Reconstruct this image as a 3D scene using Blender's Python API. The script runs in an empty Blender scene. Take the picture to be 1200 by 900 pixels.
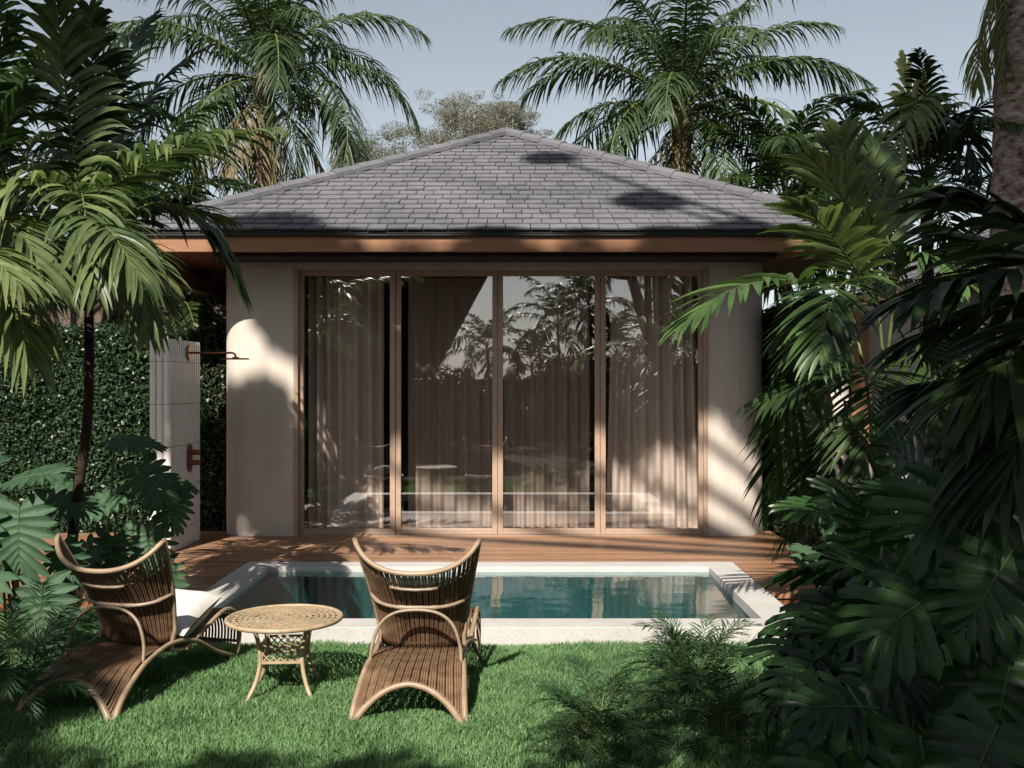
import bpy, bmesh, math, random
import numpy as np
from mathutils import Vector, Matrix, Quaternion

S = bpy.context.scene
R = math.radians
PI = math.pi

# ------------------------------------------------------------------ camera, sky, sun, exposure
CAMZ = 1.5
VPX, HZ, F = 610.0, 449.5, 1200.0
cd = bpy.data.cameras.new('camera')
cam = bpy.data.objects.new('camera', cd)
S.collection.objects.link(cam)
cam.location = (0, 0, CAMZ)
cam.rotation_euler = (R(90), 0, 0)
cd.sensor_width = 36
cd.lens = 36
cd.shift_x = (600 - VPX) / 1200
cd.clip_start = 0.05
cd.clip_end = 2000
S.camera = cam

SUN_TRAVEL = Vector((0.29, 1.10, -1.0)).normalized()
sun_d = bpy.data.lights.new('sun', 'SUN')
sun_d.energy = 5.0
sun_d.angle = R(0.5)
sun_d.color = (1.0, 0.92, 0.82)
sun = bpy.data.objects.new('sun', sun_d)
S.collection.objects.link(sun)
sun.rotation_euler = SUN_TRAVEL.to_track_quat('-Z', 'Y').to_euler()

w = bpy.data.worlds.new('World')
S.world = w
w.use_nodes = True
nt = w.node_tree
bg = nt.nodes['Background']
sky = nt.nodes.new('ShaderNodeTexSky')
sky.sky_type = 'NISHITA'
sky.sun_disc = False
ts = -SUN_TRAVEL
sky.sun_elevation = math.asin(ts.z)
sky.sun_rotation = math.atan2(ts.x, ts.y)
sky.air_density = 1.0
sky.dust_density = 1.0
sky.ozone_density = 1.0
hs = nt.nodes.new('ShaderNodeHueSaturation')
hs.inputs['Saturation'].default_value = 0.44
hs.inputs['Hue'].default_value = 0.483
nt.links.new(sky.outputs[0], hs.inputs['Color'])
nt.links.new(hs.outputs[0], bg.inputs['Color'])
bg.inputs['Strength'].default_value = 0.051
S.view_settings.view_transform = 'Standard'
S.view_settings.look = 'None'
S.view_settings.gamma = 1
S.view_settings.exposure = 1.25
S.view_settings.use_curve_mapping = False
S.render.engine = 'CYCLES'
S.cycles.max_bounces = 10
S.cycles.transparent_max_bounces = 24
S.cycles.use_denoising = True


def P(px, py, d):
    return Vector(((px - VPX) / F * d, d, CAMZ + (HZ - py) / F * d))


# ------------------------------------------------------------------ materials
def new_mat(name):
    m = bpy.data.materials.new(name)
    m.use_nodes = True
    n = m.node_tree.nodes
    n.clear()
    out = n.new('ShaderNodeOutputMaterial')
    return m, m.node_tree, out


def ramp(t, fac, stops):
    r = t.nodes.new('ShaderNodeValToRGB')
    el = r.color_ramp.elements
    while len(el) < len(stops):
        el.new(0.5)
    for e, (p, c) in zip(el, stops):
        e.position = p
        e.color = (*c, 1)
    t.links.new(fac, r.inputs[0])
    return r.outputs[0]


def noise(t, vec, scale, detail=4, rough=0.55):
    n = t.nodes.new('ShaderNodeTexNoise')
    n.inputs['Scale'].default_value = scale
    n.inputs['Detail'].default_value = detail
    n.inputs['Roughness'].default_value = rough
    if vec is not None:
        t.links.new(vec, n.inputs['Vector'])
    return n.outputs['Fac']


def objco(t, scale=(1, 1, 1)):
    tc = t.nodes.new('ShaderNodeTexCoord')
    mp = t.nodes.new('ShaderNodeMapping')
    mp.inputs['Scale'].default_value = scale
    t.links.new(tc.outputs['Object'], mp.inputs['Vector'])
    return mp.outputs[0]


def bump(t, h, strength, dist=0.01):
    b = t.nodes.new('ShaderNodeBump')
    b.inputs['Strength'].default_value = strength
    b.inputs['Distance'].default_value = dist
    t.links.new(h, b.inputs['Height'])
    return b.outputs[0]


def mixc(t, fac, a, b, mode='MIX'):
    m = t.nodes.new('ShaderNodeMix')
    m.data_type = 'RGBA'
    m.blend_type = mode
    for s, v in ((0, fac), (6, a), (7, b)):
        if hasattr(v, 'links') or hasattr(v, 'is_output'):
            t.links.new(v, m.inputs[s])
        elif s == 0:
            m.inputs[0].default_value = v
        else:
            m.inputs[s].default_value = (*v, 1)
    return m.outputs[2]


def principled(t, out, color, rough=0.6, spec=0.3, nrm=None, metal=0.0):
    p = t.nodes.new('ShaderNodeBsdfPrincipled')
    if hasattr(color, 'is_output'):
        t.links.new(color, p.inputs['Base Color'])
    else:
        p.inputs['Base Color'].default_value = (*color, 1)
    if hasattr(rough, 'is_output'):
        t.links.new(rough, p.inputs['Roughness'])
    else:
        p.inputs['Roughness'].default_value = rough
    p.inputs['Specular IOR Level'].default_value = spec
    p.inputs['Metallic'].default_value = metal
    if nrm is not None:
        t.links.new(nrm, p.inputs['Normal'])
    if out is not None:
        t.links.new(p.outputs[0], out.inputs[0])
    return p


def plain(name, c1, c2, scale=20, rough=0.6, spec=0.3, bmp=0.0, metal=0.0, stretch=(1, 1, 1), bdist=0.004):
    m, t, out = new_mat(name)
    c1, c2 = tuple(v * .63 for v in c1), tuple(v * .63 for v in c2)
    co = objco(t, stretch)
    f = noise(t, co, scale)
    col = ramp(t, f, [(0.3, c1), (0.7, c2)])
    nr = bump(t, noise(t, co, scale * 2.5), bmp, bdist) if bmp else None
    principled(t, out, col, rough, spec, nr, metal)
    return m


def leaf_mat(name, c1, c2, rough=0.42, transl=0.28, spec=0.25, scale=6.0, tcol=None):
    m, t, out = new_mat(name)
    c1, c2 = tuple(v * .63 for v in c1), tuple(v * .63 for v in c2)
    co = objco(t)
    oi = t.nodes.new('ShaderNodeObjectInfo')
    geo = t.nodes.new('ShaderNodeNewGeometry')
    f = noise(t, co, scale, 3)
    ad = t.nodes.new('ShaderNodeMath'); ad.operation = 'MULTIPLY_ADD'
    t.links.new(oi.outputs['Random'], ad.inputs[0]); ad.inputs[1].default_value = 0.35
    t.links.new(f, ad.inputs[2])
    ad2 = t.nodes.new('ShaderNodeMath'); ad2.operation = 'MULTIPLY_ADD'
    t.links.new(geo.outputs['Random Per Island'], ad2.inputs[0]); ad2.inputs[1].default_value = 0.35
    t.links.new(ad.outputs[0], ad2.inputs[2])
    col = ramp(t, ad2.outputs[0], [(0.45, c1), (1.0, c2)])
    wear = ramp(t, noise(t, co, 4.3, 6, 0.7), [(0.62, (0, 0, 0)), (0.74, (0.55, 0.55, 0.55))])
    col = mixc(t, wear, col, (0.085 * (1 + c2[1]), 0.07, 0.018))
    nr = bump(t, noise(t, co, 60, 2), 0.08, 0.003)
    p = principled(t, None, col, rough, spec, nr)
    tr = t.nodes.new('ShaderNodeBsdfTranslucent')
    tc = mixc(t, 1.0, col, tcol or (1.35, 1.6, 0.85), 'MULTIPLY')
    t.links.new(tc, tr.inputs[0])
    mx = t.nodes.new('ShaderNodeMixShader'); mx.inputs[0].default_value = transl
    t.links.new(p.outputs[0], mx.inputs[1]); t.links.new(tr.outputs[0], mx.inputs[2])
    t.links.new(mx.outputs[0], out.inputs[0])
    return m


def timber_mat(name, c1, c2, c3, axis='X', board=None, rough=0.5):
    m, t, out = new_mat(name)
    st = {'X': (1.0, 14, 14), 'Y': (14, 1.0, 14), 'Z': (14, 14, 1.0)}[axis]
    co = objco(t, st)
    f = noise(t, co, 2.2, 6, 0.65)
    col = ramp(t, f, [(0.28, c1), (0.52, c2), (0.75, c3)])
    f2 = noise(t, objco(t, tuple(0.3 * s for s in st)), 1.0, 3)
    col = mixc(t, 0.35, col, ramp(t, f2, [(0.3, c1), (0.7, c3)]))
    geo = t.nodes.new('ShaderNodeNewGeometry')
    v = t.nodes.new('ShaderNodeMapRange')
    t.links.new(geo.outputs['Random Per Island'], v.inputs[0])
    v.inputs[3].default_value = 0.47; v.inputs[4].default_value = 0.74
    hv = t.nodes.new('ShaderNodeHueSaturation')
    t.links.new(v.outputs[0], hv.inputs['Value']); t.links.new(col, hv.inputs['Color'])
    col = hv.outputs[0]
    if board == 'knots':
        vo = t.nodes.new('ShaderNodeTexVoronoi'); vo.inputs['Scale'].default_value = 1.0
        t.links.new(objco(t, (1.3, 5, 5)), vo.inputs['Vector'])
        k = ramp(t, vo.outputs['Distance'], [(0.03, (0.12, 0.12, 0.12)), (0.07, (1, 1, 1))])
        col = mixc(t, 1.0, col, k, 'MULTIPLY')
    principled(t, out, col, rough, 0.3, bump(t, f, 0.25, 0.003))
    return m


M = {}
M['plaster'] = None
m, t, out = new_mat('plaster')
co = objco(t)
a = noise(t, co, 1.3, 5); b = noise(t, co, 45, 5)
st = noise(t, objco(t, (6, 6, 0.5)), 1.0, 4)
col = mixc(t, 0.4, ramp(t, a, [(0.3, (0.343, 0.304, 0.267)), (0.7, (0.429, 0.384, 0.341))]), ramp(t, st, [(0.35, (0.338, 0.297, 0.261)), (0.6, (0.422, 0.378, 0.333))]))
principled(t, out, col, 0.85, 0.15, bump(t, b, 0.35, 0.006))
M['plaster'] = m

m, t, out = new_mat('roof_tile')
geo = t.nodes.new('ShaderNodeNewGeometry')
co = objco(t)
a = noise(t, co, 9, 6, 0.7); b = noise(t, co, 0.9, 3); c_ = noise(t, co, 60, 4)
base = ramp(t, geo.outputs['Random Per Island'], [(0.0, (0.061, 0.060, 0.070)), (0.5, (0.089, 0.089, 0.101)), (0.93, (0.109, 0.109, 0.121)), (1.0, (0.164, 0.165, 0.180))])
col = mixc(t, 0.55, base, ramp(t, a, [(0.25, (0.034, 0.034, 0.040)), (0.75, (0.140, 0.141, 0.155))]))
col = mixc(t, 0.35, col, ramp(t, b, [(0.35, (0.041, 0.042, 0.049)), (0.65, (0.131, 0.131, 0.144))]))
principled(t, out, col, 0.75, 0.25, bump(t, c_, 0.5, 0.004))
M['roof_tile'] = m

M['fascia'] = timber_mat('fascia_timber', (0.24, 0.105, 0.05), (0.34, 0.165, 0.085), (0.43, 0.225, 0.12), 'X', 'knots')
M['soffit'] = timber_mat('soffit_timber', (0.15, 0.05, 0.028), (0.24, 0.085, 0.045), (0.30, 0.115, 0.06), 'Y')
M['post'] = timber_mat('post_timber', (0.24, 0.10, 0.05), (0.35, 0.16, 0.085), (0.42, 0.21, 0.115), 'Z', 'knots')
M['deck'] = timber_mat('deck_timber', (0.16, 0.075, 0.038), (0.31, 0.16, 0.085), (0.44, 0.25, 0.14), 'X', None, 0.42)
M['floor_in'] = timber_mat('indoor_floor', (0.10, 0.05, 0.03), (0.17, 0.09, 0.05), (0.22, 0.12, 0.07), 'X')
M['black_metal'] = plain('black_metal', (0.008, 0.008, 0.009), (0.016, 0.015, 0.015), 12, 0.5)
M['bronze_frame'] = plain('bronze_frame', (0.38, 0.265, 0.19), (0.45, 0.32, 0.235), 14, 0.45, 0.4, 0.05)
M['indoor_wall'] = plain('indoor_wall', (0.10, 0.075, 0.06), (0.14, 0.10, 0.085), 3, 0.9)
M['copper'] = plain('copper', (0.30, 0.11, 0.05), (0.42, 0.17, 0.085), 25, 0.38, 0.5, 0.0, 0.75)
M['tile_white'] = plain('glazed_tile', (0.86, 0.81, 0.75), (0.98, 0.93, 0.87), 9, 0.3, 0.5, 0.08)
M['grout'] = plain('grout', (0.20, 0.15, 0.13), (0.26, 0.20, 0.175), 30, 0.9)
m, t, out = new_mat('terrazzo_stone')
co = objco(t)
vo = t.nodes.new('ShaderNodeTexVoronoi'); vo.inputs['Scale'].default_value = 62
t.links.new(co, vo.inputs['Vector'])
sp = ramp(t, vo.outputs['Distance'], [(0.10, (0.138, 0.134, 0.131)), (0.34, (0.344, 0.334, 0.320))])
dirt = ramp(t, noise(t, co, 2.5, 6), [(0.35, (0.248, 0.241, 0.230)), (0.65, (0.344, 0.334, 0.320))])
col = mixc(t, 0.5, sp, dirt)
principled(t, out, col, 0.7, 0.3, bump(t, noise(t, co, 80, 4), 0.3, 0.003))
M['stone'] = m
m, t, out = new_mat('pool_mosaic')
co = objco(t)
bk = t.nodes.new('ShaderNodeTexBrick')
bk.offset = 0
for k, v in (('Scale', 1.0), ('Mortar Size', 0.003), ('Brick Width', 0.06), ('Row Height', 0.06)):
    bk.inputs[k].default_value = v
bk.inputs['Color1'].default_value = (0.026, 0.070, 0.066, 1)
bk.inputs['Color2'].default_value = (0.040, 0.098, 0.090, 1)
bk.inputs['Mortar'].default_value = (0.055, 0.12, 0.12, 1)
t.links.new(co, bk.inputs['Vector'])
principled(t, out, bk.outputs['Color'], 0.35, 0.4)
M['pool'] = m
m, t, out = new_mat('water')
co = objco(t, (1, 1.8, 1))
h = noise(t, co, 2.6, 3, 0.5)
nr = bump(t, h, 0.16, 0.02)
gl = t.nodes.new('ShaderNodeBsdfGlossy'); gl.inputs['Roughness'].default_value = 0.015
t.links.new(nr, gl.inputs['Normal'])
tr = t.nodes.new('ShaderNodeBsdfTransparent'); tr.inputs[0].default_value = (0.42, 0.72, 0.74, 1)
lw = t.nodes.new('ShaderNodeLayerWeight')
t.links.new(nr, lw.inputs['Normal'])
p5 = t.nodes.new('ShaderNodeMath'); p5.operation = 'POWER'; p5.inputs[1].default_value = 3.7
t.links.new(lw.outputs['Facing'], p5.inputs[0])
fr = t.nodes.new('ShaderNodeMapRange'); fr.inputs[3].default_value = 0.03; fr.inputs[4].default_value = 1.0
t.links.new(p5.outputs[0], fr.inputs[0])
mx = t.nodes.new('ShaderNodeMixShader')
t.links.new(fr.outputs[0], mx.inputs[0]); t.links.new(tr.outputs[0], mx.inputs[1]); t.links.new(gl.outputs[0], mx.inputs[2])
t.links.new(mx.outputs[0], out.inputs[0])
M['water'] = m
m, t, out = new_mat('window_glass')
gl = t.nodes.new('ShaderNodeBsdfGlossy'); gl.inputs['Roughness'].default_value = 0.0
gl.inputs[0].default_value = (0.93, 0.93, 0.93, 1)
tr = t.nodes.new('ShaderNodeBsdfTransparent'); tr.inputs[0].default_value = (0.94, 0.89, 0.85, 1)
mx = t.nodes.new('ShaderNodeMixShader'); mx.inputs[0].default_value = 0.25
t.links.new(tr.outputs[0], mx.inputs[1]); t.links.new(gl.outputs[0], mx.inputs[2])
t.links.new(mx.outputs[0], out.inputs[0])
M['glass'] = m


def sheer(name, transp, c):
    m, t, out = new_mat(name)
    tr = t.nodes.new('ShaderNodeBsdfTransparent')
    df = t.nodes.new('ShaderNodeBsdfDiffuse'); df.inputs[0].default_value = (*c, 1)
    tl = t.nodes.new('ShaderNodeBsdfTranslucent'); tl.inputs[0].default_value = (*c, 1)
    m1 = t.nodes.new('ShaderNodeMixShader'); m1.inputs[0].default_value = 0.35
    t.links.new(df.outputs[0], m1.inputs[1]); t.links.new(tl.outputs[0], m1.inputs[2])
    m2 = t.nodes.new('ShaderNodeMixShader'); m2.inputs[0].default_value = transp
    t.links.new(m1.outputs[0], m2.inputs[1]); t.links.new(tr.outputs[0], m2.inputs[2])
    t.links.new(m2.outputs[0], out.inputs[0])
    return m


M['curtain'] = sheer('curtain_linen', 0.10, (0.83, 0.77, 0.72))
M['voile'] = sheer('curtain_voile', 0.50, (0.83, 0.75, 0.69))

M['rattan'] = plain('rattan', (0.105, 0.060, 0.033), (0.24, 0.145, 0.083), 18, 0.5, 0.35, 0.3, 0, (1, 1, 1))
M['rattan_rim'] = plain('rattan_rim', (0.25, 0.170, 0.103), (0.37, 0.272, 0.175), 16, 0.45, 0.4, 0.15)
M['rattan_gap_shade'] = plain('gap_shade_brown', (0.045, 0.027, 0.016), (0.085, 0.052, 0.032), 40, 0.7, 0.2, 0.4)  # for the sheet behind the canes; gap shade is put into this brown
M['cane'] = plain('grey_cane', (0.23, 0.165, 0.11), (0.34, 0.26, 0.185), 22, 0.45, 0.4, 0.15)
M['cast'] = plain('cast_metal', (0.33, 0.245, 0.15), (0.46, 0.355, 0.225), 22, 0.5, 0.4, 0.25)
M['cushion'] = plain('cushion_linen', (0.60, 0.575, 0.53), (0.70, 0.67, 0.63), 6, 0.9, 0.1, 0.25, 0, (1, 1, 1), 0.012)
M['soil'] = plain('soil', (0.018, 0.016, 0.008), (0.04, 0.036, 0.018), 6, 0.95, 0.1, 0.5)
M['bark_palm'] = plain('palm_bark', (0.12, 0.085, 0.06), (0.36, 0.28, 0.22), 5, 0.85, 0.15, 0.9, 0, (2, 2, 7), 0.03)
M['bark_dark'] = plain('dark_bark', (0.022, 0.014, 0.009), (0.055, 0.035, 0.024), 9, 0.85, 0.15, 0.8, 0, (1, 1, 6), 0.01)
M['coco_bark'] = plain('coconut_bark', (0.09, 0.04, 0.028), (0.62, 0.50, 0.43), 9, 0.85, 0.15, 1.0, 0, (1.5, 1.5, 2.6), 0.03)
M['stalk'] = plain('green_stalk', (0.07, 0.10, 0.025), (0.14, 0.16, 0.05), 8, 0.5)
M['rib'] = plain('leaf_rib', (0.045, 0.10, 0.03), (0.085, 0.15, 0.05), 8, 0.5)

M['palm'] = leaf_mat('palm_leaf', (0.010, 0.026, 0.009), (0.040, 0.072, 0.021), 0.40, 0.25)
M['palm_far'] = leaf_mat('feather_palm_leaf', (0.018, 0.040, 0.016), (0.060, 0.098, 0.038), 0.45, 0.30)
M['palm_lit'] = leaf_mat('sunlit_palm_leaf', (0.030, 0.062, 0.022), (0.195, 0.252, 0.100), 0.40, 0.28)  # paler copy of the palm leaf, with sunlight put into its colour
M['palm_pale'] = leaf_mat('spear_leaf', (0.50, 0.53, 0.22), (0.75, 0.76, 0.38), 0.5, 0.3)
M['palm_dry'] = leaf_mat('dry_frond', (0.14, 0.11, 0.05), (0.27, 0.22, 0.11), 0.7, 0.3)
M['palm_old'] = leaf_mat('old_frond', (0.13, 0.15, 0.045), (0.27, 0.27, 0.10), 0.55, 0.3)
M['tuft'] = leaf_mat('feather_tuft_leaf', (0.013, 0.042, 0.018), (0.062, 0.135, 0.054), 0.5, 0.25, 0.2)
M['areca'] = leaf_mat('areca_leaf', (0.013, 0.038, 0.011), (0.088, 0.155, 0.048), 0.42, 0.25, 0.28)
M['monstera'] = leaf_mat('monstera_leaf', (0.006, 0.022, 0.006), (0.032, 0.088, 0.020), 0.38, 0.2, 0.30, 4)
M['philo'] = leaf_mat('philodendron_leaf', (0.028, 0.066, 0.034), (0.070, 0.135, 0.074), 0.55, 0.2, 0.14, 4)
M['hedge'] = leaf_mat('hedge_leaf', (0.012, 0.034, 0.016), (0.068, 0.118, 0.058), 0.6, 0.25, 0.1)
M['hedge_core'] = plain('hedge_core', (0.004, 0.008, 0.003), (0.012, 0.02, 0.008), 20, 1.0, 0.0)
M['ivy'] = leaf_mat('ivy_leaf', (0.010, 0.022, 0.008), (0.032, 0.050, 0.018), 0.5, 0.2)
M['tree'] = leaf_mat('tree_leaf', (0.012, 0.03, 0.010), (0.04, 0.07, 0.022), 0.5, 0.25)
M['tree_far'] = leaf_mat('hazy_gum_leaf', (0.15, 0.155, 0.115), (0.21, 0.21, 0.165), 0.7, 0.2)  # pale grey-olive, with distance haze put into the leaf colour
M['gum_bark'] = plain('gum_bark', (0.24, 0.21, 0.17), (0.36, 0.32, 0.26), 5, 0.9)
M['grass'] = leaf_mat('grass_blade', (0.030, 0.092, 0.030), (0.195, 0.350, 0.140), 0.55, 0.30, 0.3, 3.0)
M['flower'] = plain('hedge_flower', (0.20, 0.23, 0.16), (0.36, 0.38, 0.30), 9, 0.7)


# ------------------------------------------------------------------ mesh helpers
class MB:
    def __init__(s):
        s.v = []; s.f = []; s.mi = []; s.cur = 0; s.smooth = False

    def add(s, vs, fs):
        o = len(s.v)
        s.v.extend([tuple(x) for x in vs])
        for f in fs:
            s.f.append(tuple(i + o for i in f)); s.mi.append(s.cur)

    def box(s, x0, x1, y0, y1, z0, z1, mat=None):
        vs = [(x, y, z) for z in (z0, z1) for y in (y0, y1) for x in (x0, x1)]
        if mat is not None:
            vs = [mat @ Vector(v) for v in vs]
        s.add(vs, [(0, 2, 3, 1), (4, 5, 7, 6), (0, 1, 5, 4), (2, 6, 7, 3), (0, 4, 6, 2), (1, 3, 7, 5)])

    def tube(s, pts, rad, n=8, cap=True):
        pts = [Vector(p) for p in pts]
        k = len(pts)
        if not hasattr(rad, '__len__'):
            rad = [rad] * k
        T = []
        for i in range(k):
            a = pts[max(0, i - 1)]; b = pts[min(k - 1, i + 1)]
            T.append((b - a).normalized())
        up = Vector((0, 0, 1)) if abs(T[0].z) < 0.9 else Vector((1, 0, 0))
        X = T[0].cross(up).normalized()
        vs = []
        for i in range(k):
            X = (X - T[i] * X.dot(T[i])).normalized()
            Y = T[i].cross(X)
            for j in range(n):
                an = 2 * PI * j / n
                vs.append(pts[i] + (X * math.cos(an) + Y * math.sin(an)) * rad[i])
        fs = []
        for i in range(k - 1):
            for j in range(n):
                j2 = (j + 1) % n
                fs.append((i * n + j, i * n + j2, (i + 1) * n + j2, (i + 1) * n + j))
        if cap:
            fs.append(tuple(range(n))[::-1]); fs.append(tuple((k - 1) * n + j for j in range(n)))
        s.add(vs, fs)

    def build(s, name, mats, parent=None, smooth=False, bevel=0, loc=None, solid=0):
        me = bpy.data.meshes.new(name)
        me.from_pydata(s.v, [], s.f)
        if not isinstance(mats, (list, tuple)):
            mats = [mats]
        for mm in mats:
            me.materials.append(mm)
        if len(mats) > 1:
            me.polygons.foreach_set('material_index', s.mi)
        if smooth:
            me.polygons.foreach_set('use_smooth', [True] * len(me.polygons))
        me.update()
        o = link(name, me, parent)
        if solid:
            md = o.modifiers.new('thick', 'SOLIDIFY'); md.thickness = solid; md.offset = 0
        if bevel:
            md = o.modifiers.new('bevel', 'BEVEL'); md.width = bevel; md.segments = 2; md.limit_method = 'ANGLE'
        return o


def link(name, me, parent=None):
    o = bpy.data.objects.new(name, me)
    S.collection.objects.link(o)
    if parent is not None:
        o.parent = parent
    return o


def empty(name, loc, label=None, cat=None, group=None, rz=0):
    o = bpy.data.objects.new(name, None)
    S.collection.objects.link(o)
    o.location = loc
    o.rotation_euler = (0, 0, rz)
    o.empty_display_size = 0.2
    return tag(o, label, cat, group)


def tag(o, label=None, cat=None, group=None, kind=None):
    if label: o['label'] = label
    if cat: o['category'] = cat
    if group: o['group'] = group
    if kind: o['kind'] = kind
    return o


def np_mesh(name, V, Q=None, T=None, mats=(), mi=None, smooth=False):
    me = bpy.data.meshes.new(name)
    V = np.asarray(V, dtype=np.float32).reshape(-1, 3)
    nq = 0 if Q is None else len(Q)
    ntr = 0 if T is None else len(T)
    me.vertices.add(len(V)); me.vertices.foreach_set('co', V.ravel())
    idx = []
    if nq: idx.append(np.asarray(Q, dtype=np.int32).ravel())
    if ntr: idx.append(np.asarray(T, dtype=np.int32).ravel())
    idx = np.concatenate(idx)
    me.loops.add(len(idx)); me.loops.foreach_set('vertex_index', idx)
    me.polygons.add(nq + ntr)
    starts = np.concatenate([np.arange(nq) * 4, nq * 4 + np.arange(ntr) * 3]).astype(np.int32)
    me.polygons.foreach_set('loop_start', starts)
    if mi is not None: me.polygons.foreach_set('material_index', np.asarray(mi, dtype=np.int32))
    if smooth: me.polygons.foreach_set('use_smooth', np.ones(nq + ntr, dtype=bool))
    for mm in mats: me.materials.append(mm)
    me.update(calc_edges=True)
    me.validate()
    return me


def bez(p0, p1, p2, k):
    p0, p1, p2 = Vector(p0), Vector(p1), Vector(p2)
    c = p1 * 2 - (p0 + p2) * 0.5          # the curve passes through p1
    return [p0 * (1 - t) ** 2 + c * 2 * t * (1 - t) + p2 * t * t for t in [i / (k - 1) for i in range(k)]]


def spline(pts, k):
    """Catmull-Rom through pts"""
    pts = [Vector(p) for p in pts]
    q = [pts[0] * 2 - pts[1]] + pts + [pts[-1] * 2 - pts[-2]]
    out = []
    for i in range(1, len(q) - 2):
        for j in range(k):
            t = j / k
            a, b, c, d = q[i - 1], q[i], q[i + 1], q[i + 2]
            out.append(0.5 * ((2 * b) + (c - a) * t + (2 * a - 5 * b + 4 * c - d) * t * t + (3 * b - a - 3 * c + d) * t ** 3))
    out.append(pts[-1])
    return out


# ------------------------------------------------------------------ leaves
def frond_mesh(name, pts, mat, rng, n=34, L=0.5, W=0.035, a0=68, a1=22, lift=12, droop=0.35, t0=0.16, rad=0.012,
               fold=0.25, jit=0.12, segs=5, lmin=0.35, upv=None, mat_r=None, pairs=1.0, twist=0.25, roll=0.0):
    pts = [Vector(p) for p in pts]
    k = len(pts)
    mb = MB()
    mb.tube(pts, [rad * (1 - 0.85 * i / (k - 1)) for i in range(k)], 5)
    A = np.array(mb.v); nv = len(A)
    quads = [f for f in mb.f if len(f) == 4]
    Vs = [A]; Qs = [np.array(quads)]; off = nv
    mi = [1] * len(quads)
    up0 = Vector(upv) if upv else Vector((0, 0, 1))
    prof = np.array([0.35, 0.95, 1.0, 0.72, 0.03]) if segs == 5 else np.interp(np.linspace(0, 1, segs), [0, .25, .5, .75, 1], [.35, .95, 1, .72, .03])
    ss = np.linspace(0, 1, segs)
    for i in range(n):
        for sd in (-1, 1):
            t = t0 + (1 - t0) * (i + 0.5 * (sd > 0) * pairs + rng.uniform(-.2, .2)) / n
            t = min(max(t, t0), 0.999)
            x = t * (k - 1); j = min(int(x), k - 2); u = x - j
            p = pts[j].lerp(pts[j + 1], u)
            T = (pts[min(j + 2, k - 1)] - pts[max(j - 1, 0)]).normalized()
            Sd = T.cross(up0)
            if Sd.length < 0.15: Sd = T.cross(Vector((0.3, -1, 0.2)))
            Sd.normalize()
            N = Sd.cross(T).normalized()
            if roll:
                q = Quaternion(T, roll); Sd = q @ Sd; N = q @ N
            tt = (t - t0) / (1 - t0)
            al = R(a0 + (a1 - a0) * tt ** 1.3) + rng.gauss(0, jit)
            be = R(lift) + rng.gauss(0, jit)
            d = T * math.cos(al) + (Sd * sd * math.cos(be) + N * math.sin(be)) * math.sin(al)
            d.normalize()
            ll = L * (lmin + (1 - lmin) * math.sin(PI * min(1, 0.16 + tt * 0.86)) ** 0.7) * rng.uniform(0.85, 1.1)
            wd = (T - d * T.dot(d)); wd.normalize()
            wd = Quaternion(d, rng.gauss(0, twist) + sd * 0.25) @ wd
            nn = d.cross(wd)
            dr = droop * rng.uniform(0.7, 1.3)
            pn = np.array(p); dn = np.array(d); wn = np.array(wd); nnn = np.array(nn) * (1 if nn.z > 0 else -1)
            ctr = pn[None] + dn[None] * (ss * ll)[:, None] + np.array([0, 0, -1.0])[None] * (dr * ll * ss ** 2.2)[:, None]
            ctr -= dn[None] * (0.25 * dr * ll * ss ** 3)[:, None]
            hw = (prof * W * (0.6 + 0.4 * ll / L))[:, None] * 0.5
            a = ctr - wn * hw + nnn * hw * fold
            b = ctr + wn * hw + nnn * hw * fold
            Vs.append(np.stack([a, ctr, b], 1).reshape(-1, 3))
            q = []
            for r in range(segs - 1):
                o = off + r * 3
                q.append((o, o + 1, o + 4, o + 3)); q.append((o + 1, o + 2, o + 5, o + 4))
            Qs.append(np.array(q)); mi += [0] * len(q)
            off += segs * 3
    return np_mesh(name, np.concatenate(Vs), np.concatenate(Qs), None, [mat, mat_r or M['stalk']], mi, True)


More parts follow.
